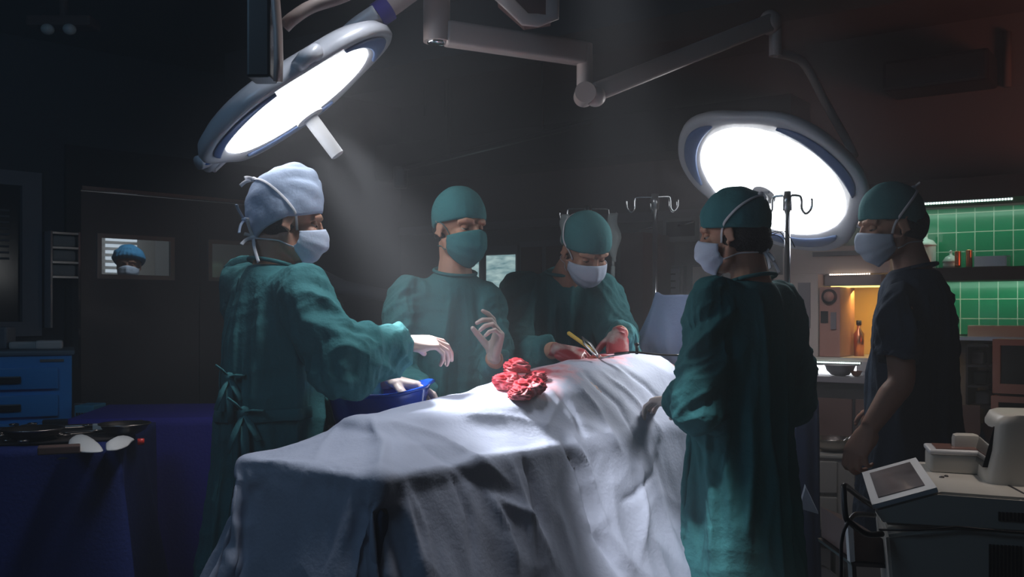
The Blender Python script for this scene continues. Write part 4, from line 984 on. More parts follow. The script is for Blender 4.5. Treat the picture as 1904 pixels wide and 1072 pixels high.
def run_sims(frames=26):
    """grow the gown cloth slightly over the body so that it buckles into folds, then keep the shape"""
    scn = bpy.context.scene; cols = []; todo = []
    for k, s in enumerate(SIM):
        o = s['o']; cc = bpy.data.collections.new('col%d' % k); scn.collection.children.link(cc); cols.append(cc)
        co = bpy.data.objects.new('core', s['core']); cc.objects.link(co); cm = co.modifiers.new('c', 'COLLISION'); co.collision.thickness_outer = .006; co.collision.cloth_friction = s.get('fric', 8); s['co'] = co
        vg = o.vertex_groups.new(name='pin')
        me = o.data; A = coords(me); W = np.zeros(len(A))
        if 'pin' in s: W = s['pin'](A)
        else:
            W = np.maximum(W, np.clip(1-(s['neck'].z-A[:, 2]-.03)/.05, 0, 1)*(np.linalg.norm(A[:, :2]-np.array(s['neck'])[:2], axis=1) < .13))
            for (S, E, Wr) in s['arms']:
                S, E, Wr = (np.array(x) for x in (S, E, Wr))
                end = E+(Wr-E)*.90 if not s['short'] else S+(E-S)*.72
                W = np.maximum(W, np.clip(1-(np.linalg.norm(A-end, axis=1)-.045)/.02, 0, 1))
                dS = np.linalg.norm(A-(S+np.array([0, 0, .06])), axis=1); W = np.maximum(W, np.clip(1-(dS-.02)/.05, 0, 1)*.9)
        for i in np.nonzero(W > .02)[0]: vg.add([int(i)], float(W[i]), 'REPLACE')
        c = o.modifiers.new('cloth', 'CLOTH'); st = c.settings
        st.quality = s.get('q', 5); st.mass = .25; st.tension_stiffness = 18; st.compression_stiffness = 18; st.shear_stiffness = 8; st.bending_stiffness = s.get('bend', .12)
        st.vertex_group_mass = 'pin'; st.pin_stiffness = 1; st.shrink_min = -s['wr']; st.air_damping = 2
        c.collision_settings.collection = cc; c.collision_settings.distance_min = .005; c.collision_settings.collision_quality = s.get('cq', 2)
        c.collision_settings.use_self_collision = s.get('selfc', False); c.collision_settings.self_distance_min = .004
        c.point_cache.frame_start = 1; c.point_cache.frame_end = s.get('frames', frames)
        todo.append((o, c))
    fmax = max([s.get('frames', frames) for s in SIM])
    for f in range(1, fmax+1): scn.frame_set(f)
    dg = bpy.context.evaluated_depsgraph_get()
    for (o, c), s in zip(todo, SIM):
        me = bpy.data.meshes.new_from_object(o.evaluated_get(dg), depsgraph=dg)
        o.modifiers.clear(); o.vertex_groups.clear(); old = o.data; o.data = me; bpy.data.meshes.remove(old)
        me.polygons.foreach_set('use_smooth', [True]*len(me.polygons))
        sm = o.modifiers.new('sm', 'SMOOTH'); sm.factor = .4; sm.iterations = s.get('smooth', 2)
        ss = o.modifiers.new('ss', 'SUBSURF'); ss.levels = ss.render_levels = s.get('sub', 1)
        m2 = evalmesh(o); o.modifiers.clear(); old = o.data; o.data = m2; bpy.data.meshes.remove(old)
        if 'neck' in s: addfolds(m2, s)
        if s.get('folds'): s['folds'](o)
        if s.get('solid'): so = o.modifiers.new('so', 'SOLIDIFY'); so.thickness = .0012
        bpy.data.objects.remove(s['co'])
    for cc in cols: bpy.data.collections.remove(cc)
    for m_ in [m_ for m_ in bpy.data.meshes if m_.users == 0]: bpy.data.meshes.remove(m_)
    scn.frame_set(1)
# ---------------------------------------------------------------- operating table and drape
TO = V(-.4875, 2.3425, 0); TT = V(.61, .79, 0).normalized(); TU = V(-.79, .61, 0).normalized(); TZ = .95
RT = Matrix((TT, TU, V(0, 0, 1))).transposed()
def tp(t, u, z): return TO+TT*t+TU*u+V(0, 0, z)
tb = thing('operating_table', 'operating table hidden under the long pale blue-grey drape', 'table', tp(1.0, 0, 0))
bm = BM(); box(bm, tp(1.0, 0, TZ-.05), (2.0, .50, .07), RT, .02); obj('table_top', bm, M['dark'], tb, False)
bm = BM(); box(bm, tp(1.0, 0, .50), (.36, .26, .80), RT, .02); obj('column', bm, M['steel'], tb, False)
bm = BM(); box(bm, tp(1.0, 0, .06), (1.2, .40, .12), RT, .03); obj('base', bm, M['cream'], tb, False)
# patient under the drape: simple lying figure used as the cloth's support
pat = BM()
box(pat, tp(1.0, 0, TZ-.02), (2.0, .50, .05), RT)
for s in (-1, 1):
    tube(pat, [tp(.20, s*.05, TZ+.05), tp(.30, s*.06, TZ+.045), tp(.50, s*.075, TZ+.055), tp(.66, s*.08, TZ+.06), tp(.95, s*.085, TZ+.08)], [.05, .05, .058, .062, .085], 16)
    tube(pat, [tp(.25, s*.04, TZ+.04), tp(.225, s*.035, TZ+.075), tp(.215, s*.03, TZ+.088)], [.045, .034, .024], 12)
rings(pat, [(tp(.86, 0, TZ+.07), TU, V(0, 0, 1), .15, .09), (tp(1.04, 0, TZ+.095), TU, V(0, 0, 1), .165, .10), (tp(1.25, 0, TZ+.105), TU, V(0, 0, 1), .155, .108), (tp(1.42, 0, TZ+.11), TU, V(0, 0, 1), .165, .112), (tp(1.60, 0, TZ+.11), TU, V(0, 0, 1), .17, .10), (tp(1.70, 0, TZ+.08), TU, V(0, 0, 1), .08, .07)], 24)
pt_ = thing('patient', 'person lying on the operating table, wholly covered by the pale drape', 'person', tp(1.0, 0, TZ))
patm = remesh(pat, .012, 3)
b = bmesh.new(); b.from_mesh(patm); bmesh.ops.delete(b, geom=[f for f in b.faces if f.calc_center_median().z < TZ+.012], context='FACES')
bpm = bpy.data.meshes.new('covered_body'); b.to_mesh(bpm); b.free(); link('covered_body', bpm, M['skin'], pt_)
# cloth grid: t from -.30 (foot side) to 1.72, u from -.98 (near side) to .62 (far side)
def clothgrid(t0, t1, u0, u1, z, st, tilt=0):
    nt, nu = int((t1-t0)/st)+1, int((u1-u0)/st)+1; bm = BM(); g = []
    for i in range(nt):
        row = []
        for j in range(nu):
            t = t0+(t1-t0)*i/(nt-1); u = u0+(u1-u0)*j/(nu-1)
            row.append(bm.verts.new(tp(t, u, z+.002*noise.noise(Vector((t*9, u*9, 0))))))
        g.append(row)
    for i in range(nt-1):
        for j in range(nu-1): bm.faces.new((g[i][j], g[i+1][j], g[i+1][j+1], g[i][j+1]))
    return bm
near = .66
bm = clothgrid(-.40, 1.70, -.25-near, .25+.42, TZ+.26, .0165)
stains = [(tuple(tp(.92, .0, TZ+.22)), .22), (tuple(tp(1.26, .02, TZ+.27)), .22), (tuple(tp(.80, -.06, TZ+.2)), .18)]
M['drape'] = stain_mat('pale_drape_cloth', (.40, .43, .54), stains)
drape = obj('surgical_drape', bm, M['drape']); tag(drape, 'pale blue-grey surgical drape covering the patient, blood stained near the surgeon\'s hands', 'drape')
CREASES = [ ([(449, 853), (560, 866), (702, 893)], .012, .010), ([(704, 893), (850, 864), (960, 832)], .012, .005),  # (pixel polyline, width, height): creases seen in the cloth, + ridge / - valley
 ([(690, 776), (715, 830), (702, 893)], .022, .022), ([(640, 778), (600, 830), (585, 862)], .016, .008), ([(725, 785), (790, 830), (850, 868), (905, 915)], .022, -.010),
 ([(735, 780), (820, 815), (900, 860), (960, 910)], .018, .014), ([(905, 915), (940, 985), (960, 1060)], .02, .022), ([(920, 925), (985, 960), (1030, 1060)], .020, .020),
 ([(975, 850), (990, 900), (1005, 980)], .016, -.020), ([(1048, 818), (1075, 870), (1105, 990), (1150, 1062)], .016, -.024), ([(1062, 810), (1090, 865), (1130, 985), (1175, 1060)], .02, .020),
 ([(950, 860), (975, 950), (995, 1060)], .018, .016), ([(1225, 825), (1215, 880), (1180, 920), (1158, 932)], .012, -.012), ([(1060, 700), (1110, 760), (1160, 850)], .018, .014),
 ([(1085, 690), (1150, 750), (1195, 830)], .016, -.014), ([(1120, 690), (1180, 740), (1230, 800)], .014, .012), ([(1150, 680), (1205, 720), (1245, 760)], .012, -.012),
 ([(1030, 720), (1070, 770), (1085, 815)], .014, -.014), ([(1040, 745), (1015, 790), (1010, 800)], .012, .010), ([(860, 770), (950, 775), (1050, 800)], .02, .008),
 ([(450, 868), (560, 866), (690, 880)], .008, -.006), ([(570, 868), (560, 930), (550, 1000)], .012, .010), ([(622, 870), (612, 940), (605, 1010)], .012, -.012), ([(655, 875), (650, 950), (640, 1020)], .014, .010),
 ([(760, 905), (790, 980), (800, 1060)], .014, .010), ([(840, 880), (870, 960), (880, 1060)], .016, -.012), ([(1190, 850), (1200, 940), (1190, 1040)], .018, .014)]
def drapefolds(o):
    me = o.data; A = coords(me).astype(np.float64); N_ = normals(me).astype(np.float64)
    if N_[:, 2].mean() < 0: N_ = -N_
    bpy.context.view_layer.update(); cam0 = V(0, 0, CZ); out = np.zeros(len(A))
    for pl, w_, h_ in CREASES:
        pts = []
        for i in range(len(pl)-1):
            for j in range(40):
                q = j/40; px = pl[i][0]+(pl[i+1][0]-pl[i][0])*q; py = pl[i][1]+(pl[i+1][1]-pl[i][1])*q
                ok, loc, n_, f_ = o.ray_cast(cam0, (P(px, py, 1)-cam0).normalized())
                if ok: pts.append(np.array(loc))
        if len(pts) < 3: continue
        B = np.array(pts); B = np.concatenate([B[:-1]+(B[1:]-B[:-1])*q for q in (0, .5)]); B = B[np.argsort(np.concatenate([np.arange(len(pts)-1), np.arange(len(pts)-1)+.5]))]; d2 = ((A[:, None, :]-B[None])**2).sum(2); k = d2.argmin(1); d = np.sqrt(d2[np.arange(len(A)), k])
        s = k/(len(B)-1); env = np.minimum(1, 1.2*np.sin(np.pi*np.clip(s*.86+.07, 0, 1))+.1)
        ww = w_*(.8+.8*s); out += h_*env*(np.exp(-(d/ww))*1.15-.35*np.exp(-(d/(2.6*ww))**2))
    T3, U3 = np.array(TT), np.array(TU); t_ = (A-np.array(TO))@T3; u_ = (A-np.array(TO))@U3; z_ = A[:, 2]
    hang = np.clip((TZ+.02-z_)/.25, 0, 1)
    for i in range(len(A)):
        a = noise.noise(Vector((t_[i]*8, u_[i]*3+z_[i]*1.3, 1.0))); b_ = noise.noise(Vector((t_[i]*7+z_[i]*2, u_[i]*10, z_[i]*7))); 
        out[i] += hang[i]*.015*(.5-abs(a)*2.1)+.0045*(.4-abs(b_)*2.0)
    setco(me, A+N_*out[:, None])
def pindrape(A):
    return np.zeros(len(A))
SIM.append(dict(o=drape, core=patm.copy(), pin=pindrape, wr=0.02, frames=60, bend=.25, q=7, smooth=1, solid=True, folds=drapefolds, sub=1, fric=12, selfc=False, cq=5))
# ---------------------------------------------------------------- the people
def D(*a): return Vector(a)
def place(px, py, Y): return P(px, py, Y)
# 1: man in the pale cap, seen from behind at the left
nk = P(508, 492, 2.90); pv = D(-.72, 2.92, .92)
S_r = P(566, 548, 2.75); E_r = P(634, 650, 2.66); W_r = P(757, 636, 2.86)
S_l = P(455, 534, 3.07); E_l = P(575, 700, 3.14); W_l = P(728, 706, 3.03)
p1, H1, g1, k1_ = person('person', 'person in teal gown and pale blue cap reaching out a gloved hand, seen from behind', nk, pv, (.80, .60), P(537, 408, 2.90), D(.92, .34, -.20), D(.12, .05, 1), None,
    ((S_l, E_l, W_l), (S_r, E_r, W_r)), M['teal'], 'tall', M['ltblue'], M['mask'],
    hands=((D(.8, -.1, -.15), D(0, .1, 1), RELAX), (D(.90, .42, -.02), D(-.05, -.45, .88), ((16, 28, 16), (22, 34, 18), (30, 40, 22), (38, 44, 24)), dict(thumb=(34, 14, 10), mat='pinkglove', scale=.94))),
    hair=((-.030, 0, .0), (.075, .0735, .075)), hemr=(.24, .22), sc_=1.06, sleeve=.088, cuffr=.064, wrinkle=.10)
for at, tails in ((V(-.112, 0, .088), (((-.7, .5, -.55), .045), ((-.9, -.6, -.2), .03))), (V(-.112, -.01, -.082), (((.30, -.9, -.95), .075), ((-.5, -.8, .75), .06), ((-.9, -.4, .1), .03), ((-.6, -.6, -.6), .05)))):
    knot(H1, k1_, M['tie'], at, tails, .010)
bm = BM(); nb_ = V(-.112, 0, -.05); 
kn = knot(H1, p1, M['ltblue'], V(-.118, -.01, -.03), (((-.6, -.6, .6), .055), ((-.2, -.8, -.9), .05)), .008); kn.name = 'cap_tie'
# 2: man in teal mask, standing behind the table
nk = P(846, 506, 3.44); pv = D(-.235, 3.50, .95)
p2, H2, g2, k2_ = person('person', 'person in teal gown, teal cap and teal mask standing with one gloved hand raised', nk, pv, (.42, -.9), P(856, 420, 3.42), D(.62, -.76, -.14), D(0.0, 0, 1), None,
    ((P(905, 560, 3.46), P(930, 700, 3.36), P(918, 664, 3.16)), (P(752, 556, 3.38), P(742, 700, 3.30), P(800, 745, 3.14))), M['teal'], 'surgeon', M['teal_cap'], M['teal_cap'],
    hands=((D(.22, -.12, 1), D(.85, .35, -.1), ((26, 30, 16), (48, 52, 26), (56, 58, 28), (60, 60, 28)), dict(thumb=(45, 25, 20), spread=1.0, tyaw=30, scale=.92)), (D(.7, -.4, -.2), D(0, 0, 1), RELAX)),
    hair=((-.044, 0, -.004), (.078, .0700, .083)), tiemode='loops', tiem=M['teal_cap'], wrinkle=.08, hemr=(.24, .2), bigness=1.08)
# 3: bending surgeon
nk = P(1052, 508, 3.74); pv = D(.14, 4.02, .98)
p3, H3, g3, k3_ = person('person', 'person in teal gown and white mask bending over the patient with bloodied gloves', nk, pv, (.26, -.97), P(1090, 462, 3.62), D(.34, -.78, -.62), D(.10, -.35, .9), None,
    ((P(1122, 545, 3.76), P(1160, 640, 3.70), P(1152, 618, 3.46)), (P(962, 545, 3.70), P(945, 664, 3.56), P(1034, 650, 3.33))), M['teal'], 'surgeon', M['teal_cap'], M['mask'],
    hands=((D(-.15, -.55, -.85), D(.25, -.8, .5), ((25, 45, 25), (32, 52, 30), (40, 55, 30), (45, 55, 30)), dict(mat='bloodglove', thumb=(30, 15, 10))), (D(.92, -.22, -.22), D(-.1, -.45, .9), ((40, 42, 20), (48, 48, 25), (55, 52, 28), (58, 52, 28)), dict(mat='bloodglove', thumb=(35, 15, 15)))),
    hair=((-.044, 0, -.002), (.076, .0700, .08)), wrinkle=.10, hemr=(.25, .2), sc_=1.05, cuffr=.048, sleeve=.080)
# 4: woman with her back to us
nk = P(1398, 520, 3.02); pv = D(.715, 3.05, .93)
p4, H4, g4, k4_ = person('person', 'person with dark hair bun in teal gown, back to the camera, beside the table', nk, pv, (-.72, .69), P(1362, 432, 3.02), D(-.86, .48, -.16), D(0, 0, 1), None,
    ((P(1322, 566, 2.94), P(1300, 728, 2.88), P(1262, 742, 3.06)), (P(1452, 572, 3.14), P(1482, 715, 3.20), P(1400, 765, 3.38))), M['teal_b'], 'bun', M['teal_cap'], M['mask'],
    hands=((D(-.55, .75, -.1), D(.1, -.1, 1), RELAX), (D(-.8, .6, 0), D(0, 0, 1), RELAX)),
    hair=((-.036, 0, -.018), (.078, .0790, .066)), wrinkle=.09, hemr=(.205, .19), sc_=.97, sleeve=.080, cuffr=.056)
bm = BM(); ell(bm, H4 @ V(-.070, 0, -.047), (.045, .050, .036), H4.to_3x3(), 40, 24)
for q in range(3): a_ = H4 @ V(-.10-.004*q, .02*sin(q*2), -.03); tube(bm, spline([a_, a_+D(.03+.006*q, -.01, .012*sin(q)), a_+D(.05+.01*(q % 3), -.01, -.02-.008*q)], 4), .0014, 6)
obj('hair_bun', bm, M['hair'], p4)
knot(H4, k4_, M['tie'], V(-.100, .02, .090), (((-.9, .3, -.1), .03), ((-.5, .2, -.8), .025)), .007)
knot(H4, k4_, M['tie'], V(-.112, .01, -.084), (((-.6, .3, -.7), .05), ((-.3, .5, -.95), .06), ((-.5, .1, -.95), .075), ((-.6, .5, -.1), .03)), .011)
# 5: man in dark scrubs
nk = P(1700, 500, 3.26); pv = D(1.335, 3.30, .95)
p5, H5, g5, k5_ = person('person', 'person in dark short sleeved scrubs with bare arm lowered, at the far right', nk, pv, (-.87, .49), P(1654, 416, 3.26), D(-.97, -.02, -.24), D(0, 0, 1), None,
    ((P(1668, 572, 3.10), P(1676, 706, 3.03), P(1616, 796, 2.97)), (P(1740, 570, 3.42), P(1750, 715, 3.46), P(1680, 760, 3.60))), M['navy'], 'surgeon', M['teal_cap'], M['mask'],
    hands=((D(-.55, -.25, -.80), D(-.6, -.6, .5), ((40, 50, 25), (45, 52, 25), (50, 55, 28), (55, 55, 28)), dict(thumb=(35, 15, 15))), (D(-.8, .5, 0), D(0, 0, 1), RELAX)),
    hair=((-.046, 0, -.010), (.078, .0715, .080)), short=True, gloves=False, hem_z=.62, hemr=(.235, .20), sc_=1.10, wrinkle=.06, sleeve=.078)
knot(H5, k5_, M['tie'], V(-.100, .0, .094), (((-.6, .5, .4), .03), ((-.9, -.3, .25), .03)), .006)
bm = BM()
# 6: person behind the door window
hc = P(239, 492, 7.15)
nk = hc+V(0, 0, -.16)
b6 = thing('person', 'person in a blue bouffant cap and white mask looking in through the door window', 'person', V(hc.x, hc.y, 0))
H6 = headmatrix(hc, D(.25, -.95, -.05)); bm = BM(); headparts(bm, H6); limb(bm, [H6 @ V(-.028, 0, -.05), nk, nk-V(0, 0, .03)], [.055, .053, .06])
spine_rings(bm, nk-V(0, 0, .0), V(nk.x, nk.y, .95), D(.2, -.98, 0), .85, .92, (.16, .12))
for s in (-1, 1):
    limb(bm, [V(nk.x+s*.16, nk.y, nk.z-.09), V(nk.x+s*.2, nk.y, nk.z-.38), V(nk.x+s*.19, nk.y-.05, nk.z-.62), V(nk.x+s*.19, nk.y-.07, nk.z-.78)], [.05, .045, .03, .03])
    limb(bm, [V(nk.x+s*.085, nk.y, .9), V(nk.x+s*.09, nk.y, .5), V(nk.x+s*.1, nk.y, .05)], [.085, .06, .045])
link('body', remesh(bm, .006, 4), M['skin'], b6)
bm = BM(); spine_rings(bm, nk, V(nk.x, nk.y, .95), D(.2, -.98, 0), .5, 1.0, (.24, .2))
for s in (-1, 1): limb(bm, [V(nk.x+s*.10, nk.y, nk.z-.08), V(nk.x+s*.16, nk.y, nk.z-.1), V(nk.x+s*.2, nk.y, nk.z-.36), V(nk.x+s*.19, nk.y-.05, nk.z-.6)], [.07, .075, .07, .05])
link('gown', remesh(bm, .014, 5), M['teal'], b6)
bc6 = obj('bouffant_cap', capmesh(H6, 'bouffant'), M['bouffant'], b6); eyes(H6, b6); sethead(H6, bc6, [o for o in C.objects if o.parent == b6 and o.name.startswith('body')][0]); mask(H6, b6, M['mask'], True, None, 'loops')

# gown details: back ties and belt on the first person
def onbody(o, dirv, z): pass
def strip(name, pts, w, m, parent, th=.0015, nrm=V(0, -1, 0)):
    bm = BM(); q = spline(pts, 6); rs = []
    for i, p in enumerate(q):
        d = (q[min(i+1, len(q)-1)]-q[max(i-1, 0)]).normalized(); nn = (nrm-d*nrm.dot(d)).normalized(); s = d.cross(nn); rs.append((p, s, nn, w/2, th))
    rings(bm, rs, 8, True, 3); return obj(name, bm, m, parent)
run_sims()
# ---------------------------------------------------------------- after the cloth has settled
def project(o, p, d):
    """first hit on object o from p along d (world)"""
    dg = bpy.context.evaluated_depsgraph_get(); ev = o.evaluated_get(dg); mi = o.matrix_world.inverted()
    ok, loc, n, i = ev.ray_cast(mi @ p, (mi.to_3x3() @ d).normalized())
    return (o.matrix_world @ loc) if ok else None
bpy.context.view_layer.update()
def drape_at(t, u):
    p = project(drape, tp(t, u, 2.0), V(0, 0, -1)); return p or tp(t, u, TZ+.1)
def hugging(g, pts, off=.006):
    """world points pulled onto the gown surface along the view from outside"""
    out = []
    for p, c in pts:
        c = Vector(c); d = (c-p).normalized(); h = project(g, p-d*.3, d); out.append((h-d*off) if h else p)
    return out
def wraps(g, name, ctr, a0, a1, z0, z1, w, m, parent, n=9, off=.006):
    pts = []
    for i in range(n):
        q = i/(n-1); a = R(a0+(a1-a0)*q); z = z0+(z1-z0)*q; c = V(ctr[0], ctr[1], z); pts.append((c+V(cos(a), sin(a), 0)*.35, c))
    hp = hugging(g, pts, off); bm = BM(); q = spline(hp, 4); rs = []
    for i, p in enumerate(q):
        d = (q[min(i+1, len(q)-1)]-q[max(i-1, 0)]).normalized(); nn = V(p.x-ctr[0], p.y-ctr[1], 0); nn = (nn-d*nn.dot(d)).normalized(); rs.append((p, d.cross(nn), nn, w/2, .002))
    rings(bm, rs, 8, True, 3); return obj(name, bm, m, parent)
c1 = (-.72, 2.91)
wraps(g1, 'waist_belt', c1, 200, 330, 1.02, 1.04, .035, M['teal'], p1, 14)
wraps(g1, 'back_seam', (c1[0], c1[1]), 197, 205, 1.42, 1.10, .004, M['teal_cap'], p1, 12, .004)
# tied bows on the back of the gown
def bow(p, m, parent, name='back_tie', s=1.0):
    bm = BM(); ell(bm, p, (.014*s, .012*s, .014*s))
    for (dx, dy, dz, L) in ((-.7, -.3, .7, .05), (.9, -.4, .1, .055), (.6, -.4, -.9, .08), (.1, -.2, -1, .13), (-.3, -.3, -.9, .10)):
        d = V(dx, dy, dz).normalized(); tube(bm, [p, p+d*L*s*.5+V(0, -.006, .004), p+d*L*s], [.007*s, .011*s, .009*s], 8, flat=.3)
    return obj(name, bm, m, parent)
h = project(g1, P(418, 700, 2.0), (P(430, 700, 3.0)-P(418, 700, 2.0))) or P(420, 700, 2.85)
bow(P(424, 706, 2.80) if not h else h+V(0, -.012, 0), M['teal_cap'], p1)
h = project(g1, P(456, 765, 2.0), (P(456, 765, 3.0)-P(456, 765, 2.0)))
if h: bow(h+V(0, -.012, 0), M['teal_cap'], p1, 'belt_tie', 1.2)
h = project(g1, P(440, 488, 2.0), (P(440, 488, 3.2)-P(440, 488, 2.0)))
if h:
    strip('neck_tie', [h+V(.04, -.01, .012), h+V(0, -.014, .004), h+V(-.03, -.012, -.02)], .02, M['teal'], p1)
wraps(g3, 'waist_belt', (.14, 3.98), 200, 340, 1.06, 1.06, .03, M['teal'], p3, 12)

# folds and stuff lying on the drape -------------------------------------------------
def crumple(c, r, seed, name='gauze_swab', label='', m='gauze', squ=.62):
    b = bmesh.new(); bmesh.ops.create_icosphere(b, subdivisions=5, radius=1); o3 = Vector((seed*3.1, seed*1.7, 0))
    for v in b.verts:
        p = v.co.copy(); f = 1.08+.30*noise.noise(p*1.4+o3)-.55*abs(noise.noise(Vector((p.x*2.2, p.y*2.2, p.z*3.6))+o3))-.06*abs(noise.noise(p*7+o3)); v.co = Vector((p.x*f*r, p.y*f*r, p.z*f*r*squ))
    zmin = min(v.co.z for v in b.verts)
    for v in b.verts:
        if v.co.z < zmin*.6: v.co.z = zmin*.6+(v.co.z-zmin*.6)*.2
    o = obj(name, b, M[m]); o.location = c+V(0, 0, -zmin*.55); return tag(o, label, 'gauze', 'blood-soaked gauze on the drape')
def onpix(px, py, off=0):
    """point on the drape seen at a pixel"""
    o = V(0, 0, CZ); d = (P(px, py, 1.0)-o).normalized(); p = project(drape, o, d); return p
gz = [(946, 712, .046, 1, 'dark red blood-soaked gauze ball at the left end of the pile'), (985, 722, .046, 2, 'bright red blood-soaked gauze ball at the front of the pile'), (968, 732, .036, 3, 'flattened red gauze wad lowest in the pile'), (996, 700, .036, 4, 'pink and white gauze wad at the right end of the pile'), (962, 704, .040, 5, 'red gauze wad on top in the middle of the pile')]
for (px, py, r, sd, lb_) in gz:
    p = onpix(px, py+10)
    if p is None: p = tp(.92, .05, 1.1)
    if sd == 5: p = p+V(0, .02, .035)
    crumple(p, r, sd, label=lb_)
# opening in the drape with tissue, instruments in the hands
pw = onpix(1118, 664) or tp(1.28, 0, 1.2)
wd = tag(obj('surgical_opening', (lambda b: (ell(b, pw+V(0, .01, -.002), (.055, .026, .010), Matrix.Rotation(R(35), 3, 'Z')), b)[1])(BM()), M['wound']), 'small red tissue area in the drape below the surgeon\'s hands', 'wound')
tip = pw+V(-.01, -.03, .012)
def instr(name, a, b, r, m, label, cat, tipm=None, tiplen=.04):
    t = thing(name, label, cat, b); d = (b-a).normalized(); bm = BM()
    tube(bm, [a, a+d*.004, a.lerp(b, .1), a.lerp(b, .8), b], [r*.6, r, r, r*.85, r*.4], 14); obj('grip', bm, m, t)
    bm = BM(); tube(bm, [b-d*.004, b+d*tiplen], [r*.35, r*.15], 8); obj('tip', bm, tipm or M['steel'], t); return t
hd3 = P(1112, 664, 3.34)
instr('cautery_pencil', P(1056, 618, 3.36), P(1106, 654, 3.27), .0068, M['yellow'], 'yellow pencil shaped instrument held in the bending surgeon\'s gloved hand', 'instrument')
def forceps(a, b, label, w=.012):
    t = thing('forceps', label, 'forceps', b); d = (b-a).normalized(); s = d.cross(V(0, 0, 1)).normalized()
    for k in (-1, 1):
        bm = BM(); tube(bm, [a, a.lerp(b, .35)+s*k*w, a.lerp(b, .8)+s*k*w*.6, b+s*k*.001], [.003, .004, .003, .0015], 8); obj('prong', bm, M['steel'], t)
    return t
forceps(P(1082, 626, 3.30), P(1112, 664, 3.22), 'steel forceps beside the yellow pencil in the surgeon\'s hand')
# long dark clamp lying across to the screen
a_, b_ = P(1142, 657, 3.26), P(1262, 660, 3.26)
rt_ = thing('retractor', 'long dark metal retractor bar lying over the opening towards the screen', 'retractor', a_); bm = BM(); tube(bm, spline([a_, a_.lerp(b_, .3)+V(0, 0, .006), a_.lerp(b_, .7), b_], 6), .0035, 10); obj('bar', bm, M['dmetal'], rt_)
bm = BM(); c_ = a_.lerp(b_, .35); cyl(bm, c_, c_+V(0, 0, .03), .005); ell(bm, c_+V(0, 0, .032), (.008, .008, .006)); obj('screw', bm, M['dmetal'], rt_)
bm = BM(); tube(bm, spline([a_+V(.05, 0, .002), a_+V(.02, -.01, -.002), a_+V(-.03, 0, -.012), a_+V(-.05, .02, -.02)], 5), .003, 8); obj('blade', bm, M['steel'], rt_)
# under drape: darker skirt hanging below the upper drape at the foot and near side
def skirt(name, path, z0, z1, amp, k, m, label, out=.05, cat='drape', seed=0):
    """path: polyline at the top edge; hangs down with growing folds"""
    pts = []; 
    for i in range(len(path)-1):
        a, b = Vector(path[i]), Vector(path[i+1]); n = max(2, int((b-a).length/.012))
        for j in range(n): pts.append(a.lerp(b, j/n))
    pts.append(Vector(path[-1])); bm = BM(); NZ = 26; g = []; L = 0
    # smooth normals
    T = []
    for i in range(len(pts)):
        d = (pts[min(i+6, len(pts)-1)]-pts[max(i-6, 0)]).normalized(); T.append(d)
    S = [0]
    for i in range(1, len(pts)): S.append(S[-1]+(pts[i]-pts[i-1]).length)
    for i, p in enumerate(pts):
        nrm = V(T[i].y, -T[i].x, 0); row = []
        for j in range(NZ+1):
            q = j/NZ; ph = S[i]*k+1.6*noise.noise(Vector((S[i]*1.5, q*.7, seed)))
            f = (abs(sin(ph))**1.5-.4)*amp*q**.7+.02*noise.noise(Vector((S[i]*4, q*2, seed+9)))*q
            row.append(bm.verts.new(V(p.x, p.y, z0+(z1-z0)*q)+nrm*(out*q+f)))
        g.append(row)
    for i in range(len(g)-1):
        for j in range(NZ): bm.faces.new((g[i][j], g[i][j+1], g[i+1][j+1], g[i+1][j]))
    o = obj(name, bm, m); so = o.modifiers.new('s', 'SOLIDIFY'); so.thickness = .0015
    return tag(o, label, cat)
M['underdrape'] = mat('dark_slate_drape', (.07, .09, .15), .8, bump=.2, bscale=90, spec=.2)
e = .246
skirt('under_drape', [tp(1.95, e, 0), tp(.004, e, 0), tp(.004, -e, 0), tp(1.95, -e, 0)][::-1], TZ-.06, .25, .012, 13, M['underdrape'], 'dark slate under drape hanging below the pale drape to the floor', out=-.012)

# ---------------------------------------------------------------- light blue screen drape at the head end
M['scr'] = M['bluescreen']
A0, B0 = tp(1.74, .04, 0), tp(1.74, -.46, 0)
fr = thing('screen_stand', 'thin metal frame holding up the light blue screen drape', 'frame', A0); bm = BM()
for q in (A0, B0): cyl(bm, V(q.x, q.y, .9), V(q.x, q.y, 1.372), .007, n=12)
cyl(bm, V(A0.x, A0.y, 1.372), V(B0.x, B0.y, 1.372), .007, n=12); obj('rod', bm, M['chrome'], fr)
bm = BM(); NI, NJ = 90, 44; g = []
for i in range(NI+1):
    s = -.42+1.42*i/NI; row = []       # -.42..0 : slumping left part, 0..1 : stretched over the rod
    base_ = A0.lerp(B0, max(s, 0)) if s >= 0 else A0+(A0-B0)*(-s)*.95
    ztop = 1.384 if s >= 0 else 1.384-.34*(-s/.42)**.8
    ztop += .012*math.exp(-((s-.02)/.03)**2)
    for j in range(NJ+1):
        q = j/NJ; z = ztop+(1.02-ztop)*q if ztop > 1.02 else ztop
        f = -.012-.05*q*(1 if s < 0 else .7)+.020*sin(s*24+q*2.5)*q**.8+.022*abs(noise.noise(Vector((s*7-q*2, q*1.6, 3))))*q
        fan = math.exp(-((s-.02+q*.32)/.05)**2)*.035*q+math.exp(-((s-.02-q*.30)/.05)**2)*.03*q
        row.append(bm.verts.new(V(base_.x, base_.y, z)+TT*(f-fan)))
    g.append(row)
for i in range(NI):
    for j in range(NJ): bm.faces.new((g[i][j], g[i][j+1], g[i+1][j+1], g[i+1][j]))
sd_ = obj('screen_drape', bm, M['scr']); so = sd_.modifiers.new('s', 'SOLIDIFY'); so.thickness = .0015
tag(sd_, 'light blue drape screen hanging at the head end of the operating table', 'drape')

